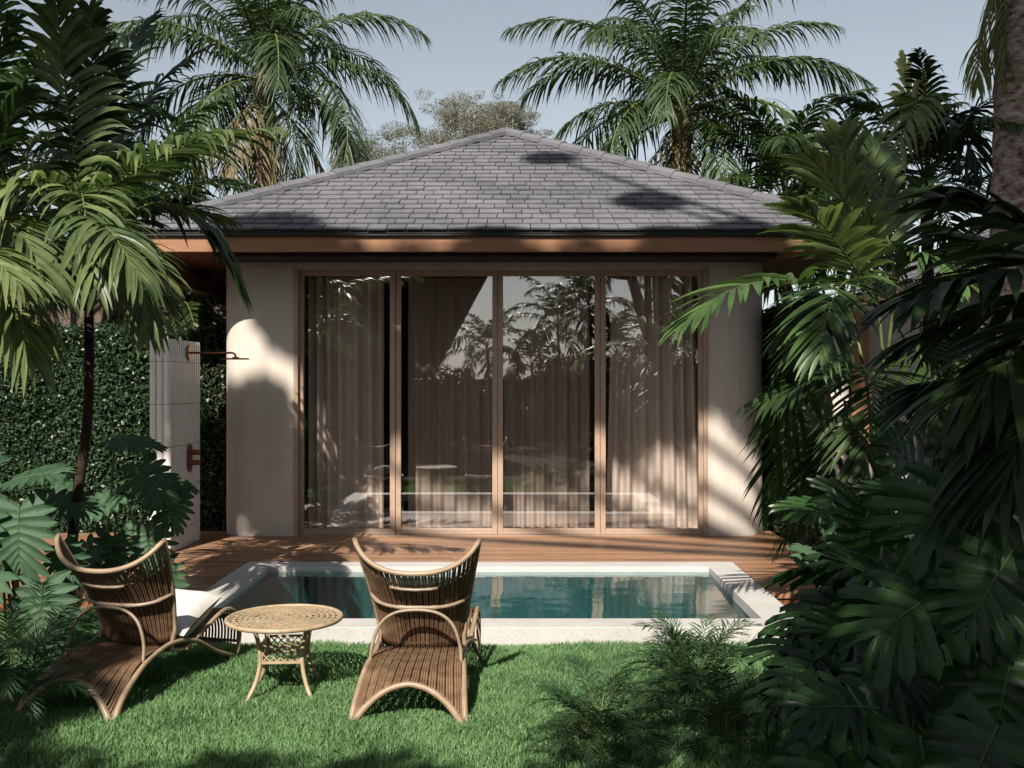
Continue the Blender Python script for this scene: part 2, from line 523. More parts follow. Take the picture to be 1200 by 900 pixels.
def split_leaf(name, rng, mat, L=0.5, lobes=7, gap=0.34, slit=0.42, point=0.0, wide=0.52, cup=0.10, wave=0.012, rib=0.006, nt=5, ns=9, back=0.16, ribs=True):
    """a big leaf in its own plane, joint at the origin, tip towards +Y, upper face +Z"""
    V = []; Q = []; mi = []

    def surf(t, s, sd):
        y0 = L * (0.78 * t)
        an = R(118 - 98 * t ** 0.85)                    # fan of the side veins
        rr = wide * L * (0.62 + 0.62 * math.sin(PI * (0.12 + 0.80 * t))) * (1.0 if t < .8 else 1 - 0.30 * (t - .8) / .2)
        s2 = s
        x = math.sin(an) * rr * s2
        y = y0 + math.cos(an) * rr * s2 - (0.05 * L if t < 0.1 else 0) * s
        z = -cup * L * (s2 ** 2) * 0.9 - 0.16 * L * (max(y, 0) / L) ** 2 + 0.05 * L * s2
        return x * sd, y, z
    for sd in (-1, 1):
        for k in range(lobes):
            ta = k / lobes; tb = (k + 1) / lobes; tc = (ta + tb) / 2
            w1 = rng.uniform(0.88, 1.06)
            sl = slit * rng.uniform(0.8, 1.25)
            o = len(V)
            for i in range(ns):
                s = i / (ns - 1)
                if s <= sl: g = 0.0
                else:
                    q = (s - sl) / (1 - sl)
                    g = gap * min(1, q * 3.0)
                    if point:
                        g = gap * min(1, q * 3) + (1 - gap) * point * q ** 1.6
                    if q > 0.72:
                        g = max(g, 1 - (1 - g) * math.sqrt(max(0.0, 1 - ((q - 0.72) / 0.285) ** 2)))
                for j in range(nt):
                    v = j / (nt - 1)
                    tt = ta + (tb - ta) * v
                    tt = tc + (tt - tc) * (1 - min(g, .97))
                    x, y, z = surf(tt, s * w1, sd)
                    z += (abs(v - .5) * 2 - .4) * wave * (0.3 + s) + rng.uniform(-.5, .5) * wave * .3
                    V.append((x, y, z))
            for i in range(ns - 1):
                for j in range(nt - 1):
                    a = o + i * nt + j
                    f = (a, a + 1, a + nt + 1, a + nt)
                    Q.append(f if sd < 0 else f[::-1]); mi.append(0)
    if ribs:
        mb = MB()
        mid = [surf(i / 8, 0, 1) for i in range(9)]
        mb.tube([(x, y, z + 0.002) for x, y, z in mid], [rib * (1 - .8 * i / 8) for i in range(9)], 5)
        for sd in (-1, 1):
            for k in range(lobes):
                tc = (k + .5) / lobes
                mb.tube([tuple(np.array(surf(tc, s, sd)) + np.array([0, 0, -0.4 * wave * (0.3 + s)])) for s in (0, .25, .5, .75, .9)], [rib * .42, rib * .36, rib * .3, rib * .2, rib * .1], 4)
        o = len(V)
        V += mb.v
        for f in mb.f:
            if len(f) == 4:
                Q.append(tuple(i + o for i in f)); mi.append(1)
    return np_mesh(name, V, Q, None, [mat, M['rib']], mi, True)


def orient(loc, tip, nrm, scale=1.0):
    y = Vector(tip).normalized()
    z = Vector(nrm); z = (z - y * z.dot(y)).normalized()
    x = y.cross(z)
    m = Matrix((x, y, z)).transposed().to_4x4()
    return Matrix.Translation(loc) @ m @ Matrix.Scale(scale, 4)


def leaf_cloud(name, rng_seed, centers, radii, n, size, mat, squash=0.7, extra=None):
    """n leaf faces spread through blobs; each a bent quad pair"""
    g = np.random.default_rng(rng_seed)
    C = np.array(centers, dtype=float); Rr = np.array(radii, dtype=float)
    if Rr.ndim == 1: Rr = np.stack([Rr, Rr, Rr * squash], 1)
    wgt = Rr.prod(1) ** (2 / 3); wgt /= wgt.sum()
    ci = g.choice(len(C), n, p=wgt)
    d = g.normal(size=(n, 3)); d /= np.linalg.norm(d, axis=1)[:, None]
    rr = g.uniform(0.35, 1.0, n) ** 0.6
    p = C[ci] + d * Rr[ci] * rr[:, None]
    return leaves_at(name, g, p, d * 0.5 + np.array([0, 0, 0.6]), size, mat)


def leaves_at(name, g, p, nrm, size, mat, jitter=0.8, aspect=0.45, more_mats=(), mi=None):
    n = len(p)
    nn = nrm + g.normal(size=(n, 3)) * jitter
    nn /= np.linalg.norm(nn, axis=1)[:, None]
    t = g.normal(size=(n, 3)); t -= nn * (t * nn).sum(1)[:, None]; t /= np.linalg.norm(t, axis=1)[:, None]
    b = np.cross(nn, t)
    sz = size * g.uniform(0.6, 1.3, n)[:, None]
    v0 = p - t * sz * .5
    v1 = p + b * sz * aspect * .5 + nn * sz * .08
    v2 = p + t * sz * .5 - nn * sz * .10
    v3 = p - b * sz * aspect * .5 + nn * sz * .08
    V = np.stack([v0, v1, v2, v3], 1).reshape(-1, 3)
    i = np.arange(n) * 4
    T = np.concatenate([np.stack([i, i + 1, i + 2], 1), np.stack([i, i + 2, i + 3], 1)])
    m2 = None if mi is None else np.concatenate([mi, mi])
    return np_mesh(name, V, None, T, [mat, *more_mats], m2)


# ================================================================== SETTING
g0 = MB()
GZ = -0.10
XB = [-400, -2.27, 1.76, 400]; YB = [-400, 6.32, 8.6, 400]
for i in range(3):
    for j in range(3):
        if i == 1 and j == 1: continue
        g0.add([(XB[i], YB[j], GZ - .03), (XB[i + 1], YB[j], GZ - .03), (XB[i + 1], YB[j + 1], GZ - .03), (XB[i], YB[j + 1], GZ - .03)], [(0, 1, 2, 3)])
tag(g0.build('ground', M['soil']), kind='structure')

# grass blades
rg = np.random.default_rng(3)
def grass(regions, name):
    Vs = []
    for (x0, x1, y0, y1, n, hh) in regions:
        x = rg.uniform(x0, x1, n); y = rg.uniform(y0, y1, n)
        h = hh * rg.uniform(0.55, 1.25, n) * (0.85 + 0.3 * np.sin(x * 5.1 + np.sin(y * 4.3) * 2) * np.sin(y * 6.7 + x * 2))
        an = rg.uniform(0, 2 * PI, n); wdt = rg.uniform(0.0028, 0.0062, n)
        ln = rg.uniform(0.15, 0.95, n) * h
        la = rg.uniform(0, 2 * PI, n)
        lx, ly = np.cos(la) * ln, np.sin(la) * ln
        cx, cy = np.cos(an) * wdt / 2, np.sin(an) * wdt / 2
        z = np.full(n, GZ - .03)
        a = np.stack([x - cx, y - cy, z], 1); b = np.stack([x + cx, y + cy, z], 1)
        mx, my, mz = x + lx * .35, y + ly * .35, z + h * .62 + .012
        c = np.stack([mx - cx * .9, my - cy * .9, mz], 1); d = np.stack([mx + cx * .9, my + cy * .9, mz], 1)
        e = np.stack([x + lx, y + ly, z + h * .93 + .012], 1)
        Vs.append(np.stack([a, b, c, d, e], 1).reshape(-1, 3))
    V = np.concatenate(Vs)
    i = np.arange(len(V) // 5) * 5
    Q = np.stack([i, i + 1, i + 3, i + 2], 1); T = np.stack([i + 2, i + 3, i + 4], 1)
    o = link(name, np_mesh(name, V, Q, T, [M['grass']]))
    return tag(o, 'short dense green lawn grass in front of the pool', 'grass', kind='stuff')
grass([(-3.2, 2.2, 4.0, 6.29, 210000, 0.05), (-5.5, -3.2, 4.5, 7.2, 22000, 0.06), (-3.2, -2.3, 6.29, 7.3, 9000, 0.06), (2.2, 4.2, 4.3, 9, 22000, 0.06), (-2.5, 2.2, 3.4, 4.0, 20000, 0.06)], 'lawn_grass')

# timber deck round the back and the sides of the pool
dk = MB()
bw = 0.092
y = 7.30
rd = random.Random(5)
while y < 10.42:
    y1 = y + bw - 0.007
    spans = []
    if y1 < 8.62 + 0.05 and y < 8.60:
        spans = [(-6.2, -2.30), (1.79, 2.55)]
        if y < 8.60 < y1: y1 = 8.60
    else:
        spans = [(-6.2, 2.55)]
    for (a, b) in spans:
        x = a
        while x < b - 0.01:
            e = min(b, x + rd.uniform(1.9, 3.2))
            if b - e < 0.5: e = b
            dk.box(x, e - (0.003 if e < b else 0), y, y1, -0.03, rd.uniform(-0.0015, 0.0))
            x = e
    y += bw
    if 8.55 < y < 8.64: y = 8.625
tag(dk.build('deck', M['deck'], bevel=0.002), kind='structure')
sb = MB()
sb.box(-6.2, -2.30, 7.32, 10.4, GZ - .05, -0.035); sb.box(1.79, 2.53, 7.32, 10.4, GZ - .05, -0.035); sb.box(-2.29, 1.78, 8.62, 10.4, GZ - .05, -0.035)
tag(sb.build('deck_frame', M['soffit']), kind='structure')

# ================================================================== POOL
pool = empty('swimming_pool', (-0.255, 7.46, GZ), 'rectangular plunge pool with pale stone coping between lawn and deck', 'pool')
def rel(parent, o):
    o.matrix_parent_inverse = Matrix.Identity(4)
    o.location = Vector(o.location) - parent.location
    return o
cp = MB()
X0, X1, Y0, Y1 = -2.29, 1.78, 6.29, 8.61
x0, x1, y0, y1 = -2.05, 1.54, 6.53, 8.37
for (a, b, c, d) in ((X0, X1, Y0, y0), (X0, X1, y1, Y1), (X0, x0, y0 + .001, y1 - .001), (x1, X1, y0 + .001, y1 - .001)):
    cp.box(a, b, c, d, -0.24, 0.006)
cpo = rel(pool, cp.build('coping', M['stone'], pool, bevel=0.004))
bs = MB()
bz0, bz1 = -0.42, -0.085
a, b, c, d = x0 + .004, x1 - .004, y0 + .004, y1 - .004
bs.add([(a, c, bz0), (b, c, bz0), (b, d, bz0), (a, d, bz0), (a, c, -.062), (b, c, -.062), (b, d, -.062), (a, d, -.062)],
       [(0, 1, 2, 3), (0, 4, 5, 1), (1, 5, 6, 2), (2, 6, 7, 3), (3, 7, 4, 0)])
rel(pool, bs.build('basin', M['pool'], pool))
wt = MB()
wt.add([(x0 + .001, y0 + .001, -0.036), (x1 - .001, y0 + .001, -0.085), (x1 - .001, y1 - .001, -0.036), (x0 + .001, y1 - .001, -0.036)], [(0, 1, 2, 3)])
tag(wt.build('pool_water', M['water']), kind='structure')

# ================================================================== VILLA
FY = 10.11
villa = empty('villa', (-0.2, FY, 0), 'low garden villa with grey hipped tile roof, cream walls and four glass sliding doors', 'house')
def vp(o): return rel(villa, o)
WT = 2.80
def wall_path(side):
    if side < 0: xj, xc, xo = -2.21, -2.64, -2.99
    else: xj, xc, xo = 1.82, 2.11, 2.46
    r = abs(xo - xc)
    pts = [(xj, FY + .17), (xj, FY), (xc, FY)]
    for i in range(1, 13):
        a = PI / 2 * i / 12
        pts.append((xc + side * r * math.sin(a), FY + r - r * math.cos(a)))
    pts.append((xo, 15.6))
    return pts
wl = MB()
for sd in (-1, 1):
    p = wall_path(sd); n = len(p)
    vs = [(x, y, -.09) for x, y in p] + [(x, y, WT) for x, y in p]
    fs = [(i, i + 1, n + i + 1, n + i) if sd > 0 else (i + 1, i, n + i, n + i + 1) for i in range(n - 1)]
    wl.add(vs, fs)
wl.box(-2.209, 1.819, FY + .0015, FY + .17, 2.634, WT)
wl.add([(-2.99, 15.6, -.09), (2.46, 15.6, -.09), (2.46, 15.6, WT), (-2.99, 15.6, WT)], [(0, 1, 2, 3)])
vp(wl.build('wall', M['plaster'], villa))
iw = MB()
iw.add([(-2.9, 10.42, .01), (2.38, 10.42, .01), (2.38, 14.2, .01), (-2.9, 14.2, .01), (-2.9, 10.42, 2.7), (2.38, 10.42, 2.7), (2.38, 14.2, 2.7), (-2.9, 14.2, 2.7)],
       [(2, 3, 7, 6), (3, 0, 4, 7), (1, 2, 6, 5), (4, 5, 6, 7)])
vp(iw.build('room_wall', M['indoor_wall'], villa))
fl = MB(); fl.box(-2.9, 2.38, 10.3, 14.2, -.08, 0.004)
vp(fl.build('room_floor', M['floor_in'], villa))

# sliding doors
edges = [(348, 462.5), (462.5, 583), (583, 704), (704, 826)]
for k, (pa, pb) in enumerate(edges):
    xa, xb = (pa - VPX) / 118.7, (pb - VPX) / 118.7
    yy = FY + (0.045 if k in (0, 3) else 0.062)
    fr = MB()
    sw = 0.052
    xa += .0015; xb -= .0015
    fr.box(xa, xa + sw, yy, yy + .06, 0.004, 2.632)
    fr.box(xb - sw, xb, yy, yy + .06, 0.004, 2.632)
    fr.box(xa + sw, xb - sw, yy + .002, yy + .058, 2.574, 2.631)
    fr.box(xa + sw, xb - sw, yy + .002, yy + .058, 0.005, 0.062)
    do = vp(fr.build('sliding_door', M['bronze_frame'], villa, bevel=0.003))
    pn = MB(); pn.add([(xa + sw - .005, yy + .03, .055), (xb - sw + .005, yy + .03, .055), (xb - sw + .005, yy + .03, 2.58), (xa + sw - .005, yy + .03, 2.58)], [(0, 1, 2, 3)])
    po = pn.build('pane', M['glass'], do)
tr_ = MB()
tr_.box(-2.209, 1.819, FY - .01, FY + .16, -0.01, 0.003)
vp(tr_.build('door_track', M['bronze_frame'], villa))
for xx in (-2.24, 1.806):
    jm = MB(); jm.box(xx, xx + .043, FY - .012, FY + .03, 0.004, 2.634)
    vp(jm.build('door_jamb', M['bronze_frame'], villa, bevel=0.003))

# roof
EX0, EX1, EY0 = -3.65, 3.30, 9.42
HW = (EX1 - EX0) / 2
AX, AY, AZ, EZ = (EX0 + EX1) / 2, EY0 + HW, 4.63, 2.90
EY1 = AY + HW
rf = MB()
rt = random.Random(9)
slen = math.hypot(HW, AZ - EZ)
NC = 24
course = slen / NC
sl = Vector((0, HW, AZ - EZ)).normalized()
nrm = Vector((0, -(AZ - EZ), HW)).normalized()
TWD = 0.178
for side in range(4):
    rot = Matrix.Translation((AX, AY, 0)) @ Matrix.Rotation(side * PI / 2, 4, 'Z') @ Matrix.Translation((-AX, -AY, 0))
    for c in range(NC):
        s0 = c * course; s1 = min(slen, s0 + course * 1.25)
        half = HW * (1 - s0 / slen); half1 = HW * (1 - min(1, s1 / slen))
        x = -half - (0.5 * TWD if c % 2 else 0) + rt.uniform(-.02, .02)
        while x < half:
            xe = x + TWD * rt.choice((1, 1, 1, 1.3, .85))
            a, b = max(x, -half), min(xe, half) - .008
            if b - a > 0.01:
                at, bt = max(min(a, half1), -half1), max(min(b, half1), -half1)
                th = 0.016 + rt.uniform(-.002, .003)
                lift0 = 0.020 + rt.uniform(-.002, .003)
                base = Vector((AX, EY0, EZ))
                p0 = base + sl * (s0 + rt.uniform(-.004, .004)); p1 = base + sl * s1
                vs = []
                for (pp, l, xa_, xb_) in ((p0, lift0, a, b), (p1, 0.001, at, bt)):
                    for h_ in (l, l + th):
                        vs += [pp + nrm * h_ + Vector((xa_, 0, 0)), pp + nrm * h_ + Vector((xb_, 0, 0))]
                rf.add([rot @ v for v in vs], [(2, 3, 7, 6), (0, 1, 3, 2), (0, 2, 6, 4), (1, 5, 7, 3), (4, 6, 7, 5), (0, 4, 5, 1)])
            x = xe
roof = vp(rf.build('roof', M['roof_tile'], villa))
rb = MB()
A_ = (AX, AY, AZ - .012)
cs = [(EX0 + .01, EY0 + .01, EZ - .012), (EX1 - .01, EY0 + .01, EZ - .012), (EX1 - .01, EY1 - .01, EZ - .012), (EX0 + .01, EY1 - .01, EZ - .012)]
rb.add([A_] + cs, [(0, 1, 2), (0, 2, 3), (0, 3, 4), (0, 4, 1), (4, 3, 2, 1)])
rel(villa, rb.build('roof_underlay', M['black_metal'], roof))
bpy.data.objects['roof_underlay'].location = (0, 0, 0)
hc = MB()
for (cx, cy) in ((EX0, EY0), (EX1, EY0), (EX1, EY1), (EX0, EY1)):
    a = Vector((cx, cy, EZ + .02)); b = Vector((AX, AY, AZ + .03))
    D = (b - a); n = 15; d = D.normalized()
    sdv = d.cross(Vector((0, 0, 1))).normalized(); upv = sdv.cross(d).normalized()
    for i in range(n):
        p = a + D * (i / n); q = a + D * ((i + 1.12) / n)
        vs = []
        for (pp, rr, up_) in ((p, .098, .022), (q, .091, .012)):
            for off in (0.0, -0.018):
                for j in range(7):
                    an = R(-12 + 204 * j / 6)
                    vs.append(pp + sdv * math.cos(an) * (rr + off) + upv * (math.sin(an) * (rr + off) * .78 + up_ - .02))
        fs = []
        for j in range(6):
            fs += [(j, j + 1, 14 + j + 1, 14 + j), (7 + j + 1, 7 + j, 21 + j, 21 + j + 1), (j + 1, j, 7 + j, 7 + j + 1), (14 + j, 14 + j + 1, 21 + j + 1, 21 + j)]
        hc.add(vs, fs)
hco = hc.build('hip_cap', M['roof_tile'], roof)
hco.location = (0, 0, 0)
for o in (bpy.data.objects['roof_underlay'], hco):
    o.matrix_parent_inverse = Matrix.Identity(4)

gt = MB()
for (a, b, c, d) in ((EX0, EX1, EY0 + .015, EY0 + .085), (EX0, EX1, EY1 - .085, EY1 - .015), (EX0 + .015, EX0 + .085, EY0 + .086, EY1 - .086), (EX1 - .085, EX1 - .015, EY0 + .086, EY1 - .086)):
    gt.box(a + .01, b - .01, c, d, 2.868, 2.915)
vp(gt.build('gutter', M['black_metal'], villa))
fa = MB()
for (a, b, c, d) in ((EX0 + .02, EX1 - .02, 9.47, 9.51), (EX0 + .02, EX1 - .02, EY1 - .09, EY1 - .05), (EX0 + .02, EX0 + .06, 9.512, EY1 - .092), (EX1 - .06, EX1 - .02, 9.512, EY1 - .092)):
    fa.box(a, b, c, d, 2.722, 2.866)
vp(fa.build('fascia', M['fascia'], villa, bevel=0.004))
so = MB()
xx = EX0 + .065
while xx < EX1 - .07:
    so.box(xx, min(xx + .118, EX1 - .065), 9.515, EY1 - .095, 2.735, 2.755); xx += .122
vp(so.build('soffit', M['soffit'], villa))
pale = plain('pale_trim', (0.45, 0.40, 0.36), (0.5, 0.46, 0.42), 9)
for (a, b) in ((-3.60, -3.575), (3.22, 3.245)):
    se = MB(); se.box(a, b, 9.52, 16.2, 2.716, 2.733)
    vp(se.build('soffit_trim', pale, villa))
bm_ = MB()
bm_.box(-2.88, 2.40, 9.58, 10.02, 2.690, 2.733)
vp(bm_.build('soffit_shade_strip', M['black_metal'], villa))  # black strip stands in for the shade in the front soffit recess
b2 = MB()
b2.box(-3.58, -3.42, 9.75, 15.5, 2.50, 2.66)
vp(b2.build('beam', M['soffit'], villa, bevel=.004))

# curtains (hang inside, behind the glass)
def curtain(xa, xb, y, mat, label, folds, amp, seed, gather=0.0, lean=0.0):
    rr = random.Random(seed)
    mb = MB()
    n = int(folds * 12); ph = [rr.uniform(0, 6.28) for _ in range(4)]
    zs = [0.02, 0.6, 1.3, 2.0, 2.6]
    vs = []
    for z in zs:
        for i in range(n + 1):
            u = i / n
            x = xa + (xb - xa) * (u + 0.012 * math.sin(u * 9 + ph[0])) + lean * (1 - z / 2.6) * (u - .5)
            f = math.sin(u * folds * 2 * PI + 0.8 * math.sin(u * 7 + ph[1]) + .15 * z)
            f = math.copysign(abs(f) ** .7, f)
            yy = y + amp * f * (1.0 + .25 * math.sin(u * 23 + ph[2])) + .01 * math.sin(3 * z + u * 14)
            vs.append((x, yy, z))
    fs = []
    for r in range(len(zs) - 1):
        for i in range(n):
            a = r * (n + 1) + i
            fs.append((a, a + 1, a + n + 2, a + n + 1))
    mb.add(vs, fs)
    o = mb.build('curtain', mat, None, True)
    tag(o, label, 'curtain', 'curtains behind the glass doors')
curtain(-2.18, -1.40, 10.52, M['curtain'], 'pale linen curtain gathered behind the leftmost glass door', 6, .045, 1)
curtain(-1.16, -.30, 10.60, M['voile'], 'thin see-through voile curtain behind the second glass door from the left', 7, .03, 2)
curtain(-.18, .72, 10.58, M['voile'], 'thin voile curtain with bright fold lines behind the third glass door', 8, .035, 3)
curtain(.93, 1.80, 10.52, M['curtain'], 'pale linen curtain flaring at its foot behind the rightmost glass door', 7, .045, 4, lean=.12)

# ================================================================== SHOWER
SHX, SHY = -2.62, 8.55
sh = empty('shower_wall', (-3.25, 8.6, 0), 'free-standing white ribbed-tile shower wall on the deck', 'shower wall')
def sp_(o): return rel(sh, o)
shw = MB()
def V2(px, py): return ((px - VPX) / F, (HZ - py) / F)
sx0, sx1 = -3.04, -2.89   # right face lies along Y at x = sx1
sxr, sy0, sy1 = -3.105, 9.06, 9.96
d_front = 9.06
xr = (199.5 - VPX) / F * d_front
xl = (175 - VPX) / F * d_front
yb = 9.92
topz = 1.5 + (HZ - 396) / F * d_front
shw.box(xl + .008, xr - .014, d_front + .008, yb - .008, -.04, topz - .006)
core = sp_(shw.build('core', M['grout'], sh))
tl = MB()
rows = [0.0, 0.30, 0.665, 1.19, 1.715, topz]
# narrow tiles on the face that looks right, wide tiles on the face that looks to the camera
z_rows = [-0.002, 0.18, 0.56, 0.94, 1.32, 1.70, topz]
nn_ = 14
for i in range(len(z_rows) - 1):
    za, zb = z_rows[i] + .002, z_rows[i + 1] - .003
    for j in range(nn_):
        ya = d_front + (yb - d_front) * j / nn_ + .006; ye = d_front + (yb - d_front) * (j + 1) / nn_ - .008
        n = 6
        vs = []
        for zz in (za, zb):
            for q in range(n + 1):
                u = q / n
                vs.append((xr - .008 + .010 * max(0.0, math.sin(PI * u)) ** .5, ya + (ye - ya) * u, zz))
        tl.add(vs, [(q, q + 1, n + 2 + q, n + 1 + q) for q in range(n)] + [tuple(range(n + 1))[::-1], tuple(range(n + 1, 2 * n + 2))])
    for j in range(3):
        xa_ = xl + (xr - .004 - xl) * j / 3 + .002; xb_ = xl + (xr - .004 - xl) * (j + 1) / 3 - .003
        n = 6; vs = []
        for zz in (za, zb):
            for q in range(n + 1):
                u = q / n
                vs.append((xa_ + (xb_ - xa_) * u, d_front + .006 - .009 * max(0.0, math.sin(PI * u)) ** .35, zz))
        tl.add(vs, [(q, q + 1, n + 2 + q, n + 1 + q) for q in range(n)] + [tuple(range(n + 1))[::-1], tuple(range(n + 1, 2 * n + 2))])
sp_(tl.build('tile_facing', M['tile_white'], sh))
shx = xr + .012
def disc(mb, c, ax, r, h, n=28, sy=1.0):
    """short cylinder along X (ax='X') or Z"""
    vs = []
    for e in (0, 1):
        for i in range(n):
            a = 2 * PI * i / n
            if ax == 'X': vs.append((c[0] + h * e, c[1] + r * math.cos(a), c[2] + r * sy * math.sin(a)))
            else: vs.append((c[0] + r * math.cos(a), c[1] + r * math.sin(a), c[2] + h * e))
    mb.add(vs, [tuple(range(n))[::-1], tuple(range(n, 2 * n))] + [(i, (i + 1) % n, n + (i + 1) % n, n + i) for i in range(n)])
yh = 9.55
zh = 1.5 + (HZ - 413) / F * yh
hd = MB()
disc(hd, (shx, yh, zh), 'X', .075, .012)
ho = sp_(hd.build('shower_head', M['copper'], sh, bevel=.002))
ar = MB(); ar.tube([(shx + .01, yh, zh), (shx + .40, yh, zh), (shx + .425, yh, zh - .012), (shx + .43, yh, zh - .04)], .010, 10)
ar.build('arm', M['copper'], ho, True)
rs = MB(); disc(rs, (shx + .43, yh, zh - .062), 'Z', .125, .012); disc(rs, (shx + .43, yh, zh - .05), 'Z', .03, .012)
rs.build('rain_disc', M['copper'], ho, bevel=.002)
zv = 1.5 + (HZ - 536) / F * yh
vl = MB()
vs = []
n = 14
for e in (0, .012):
    for i in range(2 * n):
        if i < n: a = PI * i / (n - 1); vs.append((shx + e, yh + .055 * math.cos(a), zv + .075 + .055 * math.sin(a)))
        else: a = PI + PI * (i - n) / (n - 1); vs.append((shx + e, yh + .055 * math.cos(a), zv - .075 + .055 * math.sin(a)))
vl.add(vs, [tuple(range(2 * n))[::-1], tuple(range(2 * n, 4 * n))] + [(i, (i + 1) % (2 * n), 2 * n + (i + 1) % (2 * n), 2 * n + i) for i in range(2 * n)])
vo_ = sp_(vl.build('shower_valve', M['copper'], sh, bevel=.002))
for dz in (.052, -.045):
    hk = MB(); disc(hk, (shx + .012, yh, zv + dz), 'X', .026, .085, 20)
    hk.build('handle', M['copper'], vo_, bevel=.003)

# ================================================================== RATTAN CHAIRS
def chair_parts(root):
    H0 = -.03   # feet sink a little into the turf
    def shell(u, v):
        v = max(0.0, v)
        """u -1..1 across, v 0..1 up"""
        wb, wt_ = .215, .318
        hw = wb + (wt_ - wb) * (v ** 1.25)
        ztop = .660 + .152 * abs(u) ** 2.3
        z = .195 + (ztop - .195) * v + .035 * (1 - v) ** 2 * abs(u) ** 2.5
        yb = .545 - .320 * v + .045 * math.sin(PI * v)            # leans back towards the rear
        wrap = (.06 + .065 * v ** 1.2) * abs(u) ** 2.1
        x = hw * math.sin(u * 1.12) / math.sin(1.12)
        return Vector((x, yb + wrap, z))
    bk = MB()
    NCN = 48
    for i in range(NCN):
        u = -0.98 + 1.96 * (i + (.10 if i % 2 == 0 else -.10)) / (NCN - 1)
        bk.tube([shell(u, v) for v in [0, .12, .25, .4, .55, .7, .85, .985]], .0052 if i % 3 else .0062, 6)
    for v in (.10, .84):
        bk.tube([shell(-.98 + 1.96 * i / 22, v) + Vector((0, .004, 0)) for i in range(23)], .005, 5)
    lin = MB(); vs = []
    for r in range(7):
        for i in range(21):
            vs.append(shell(-.97 + 1.94 * i / 20, r / 6 * .80) + Vector((0, .008, 0)))
    lin.add(vs, [(r * 21 + i, r * 21 + i + 1, r * 21 + 22 + i, r * 21 + 21 + i) for r in range(6) for i in range(20)])
    lin.build('gap_shade_sheet', M['rattan_gap_shade'], root, True)  # dark sheet whose colour gives the shade in the gaps between canes
    bk.build('backrest', M['rattan'], root, True)
    # side profile of seat rail (x = +-): from the back's foot forward, over the knee and down to the ground
    prof = [(.545, .20), (.66, .185), (.80, .235), (.95, .300), (1.05, .312), (1.13, .275), (1.175, .19), (1.17, .09), (1.13, .02 + H0)]
    def rail(sd, off=0.0):
        return spline([Vector((sd * (.225 + .035 * min(1, max(0, (y - .545) / .4)) + off), y, z)) for y, z in prof], 5)
    rim = MB()
    left = rail(-1)[::-1]; right = rail(1)
    upL = [shell(-1, v) for v in [.12, .25, .4, .55, .7, .85]]
    top = [shell(-1 + 2 * i / 30, 1) for i in range(31)]
    pts = left + upL + top + [p for p in [shell(1, v) for v in [.85, .7, .55, .4, .25, .12]]] + right
    nl = len(left)
    rad = []
    for i in range(len(pts)):
        rad.append(.0135 if nl + 5 < i < len(pts) - len(right) - 5 else .0125)
    rim.tube(pts, rad, 10)
    rim.build('rim', M['rattan_rim'], root, True)
    # seat: canes from the back's foot over the knee to the foot end
    st = MB()
    for i in range(25):
        u = -1 + 2 * i / 24
        st.tube(spline([Vector((u * (.215 + .035 * min(1, max(0, (y - .545) / .4))), y, z - .012 * (1 - u * u))) for y, z in prof[:-1]], 4), .0066, 5)
    for y, z in ((1.17, .10), (1.135, .262), (.66, .18)):
        st.tube([(-.255, y, z), (.255, y, z)], .008, 6)
    st.build('seat', M['rattan'], root, True)
    # rear ramp: canes from the arch up to the back's foot
    def arch(u):   # the bowed rear bar between the two rear feet
        return Vector((u * .275, -.0 + .055 * (1 - u * u), .165 * (1 - abs(u) ** 2.4) + H0 * abs(u)))
    rp = MB()
    def railpt(sd, s):  # side rail of the ramp
        return [Vector((sd * .275, 0, H0)), Vector((sd * .262, .10, .085)), Vector((sd * .245, .28, .185)), Vector((sd * .225, .46, .222)), Vector((sd * .232, .58, .235)), Vector((sd * .25, .74, .205)), Vector((sd * .262, .93, .10)), Vector((sd * .265, 1.11, .03))]
    for i in range(36):
        u = -.93 + 1.86 * (i + (.12, 0, -.12)[i % 3]) / 35
        a = arch(u)
        mid = Vector((u * .246, .26, .198)); e = Vector((u * .222, .555, .215))
        pr = spline([a, mid, e], 5)
        rp.tube(pr, [.0073 - .0012 * k / 10 for k in range(len(pr))], 6)
    rp.build('rear_apron', M['rattan'], root, True)
    ar_ = MB(); ar_.tube([arch(-1 + 2 * i / 24) for i in range(25)], [.0145 + .003 * abs(-1 + 2 * i / 24) for i in range(25)], 10)
    ar_.build('rear_arch', M['rattan_rim'], root, True)
    for sd in (-1, 1):
        lg = MB(); pr = spline(railpt(sd, 0), 5)
        lg.tube(pr, [.017 - .004 * min(1, i / 12) for i in range(len(pr))], 10)
        lg.build('side_rail', M['rattan_rim'], root, True)
    # cane hoop that props the back, bowed brace, little handle
    hp = MB()
    hpts = [Vector((-.230, .30, .185)), Vector((-.222, .32, .28)), Vector((-.184, .33, .385)), Vector((-.11, .335, .442)), Vector((0, .335, .458)), Vector((.11, .335, .442)), Vector((.184, .33, .385)), Vector((.222, .32, .28)), Vector((.230, .30, .185))]
    hp.tube(spline(hpts, 5), .0085, 8)
    hp.build('support_hoop', M['cane'], root, True)
    br = MB()
    bp = [shell(u_, .57 - .09 * abs(u_) ** 1.5) + Vector((0, -.022 - .02 * abs(u_) * (1.02 - abs(u_)), 0)) for u_ in (-1.02, -.7, -.35, 0, .35, .7, 1.02)]
    pr = spline(bp, 4)
    br.tube(pr, [.0098 + (.003 if i % 6 == 3 else 0) for i in range(len(pr))], 8)
    br.build('brace', M['cane'], root, True)
    hn = MB()
    hz = [shell(u, .80) + Vector((0, -.022, 0)) for u in (-.36, -.2, 0, .2, .30)]
    hn.tube(hz, .0075, 8)
    for q in (hz[0], hz[-1]): hn.tube([q + Vector((0, .022, 0)), q], .006, 6)
    hn.build('handle', M['cane'], root, True)

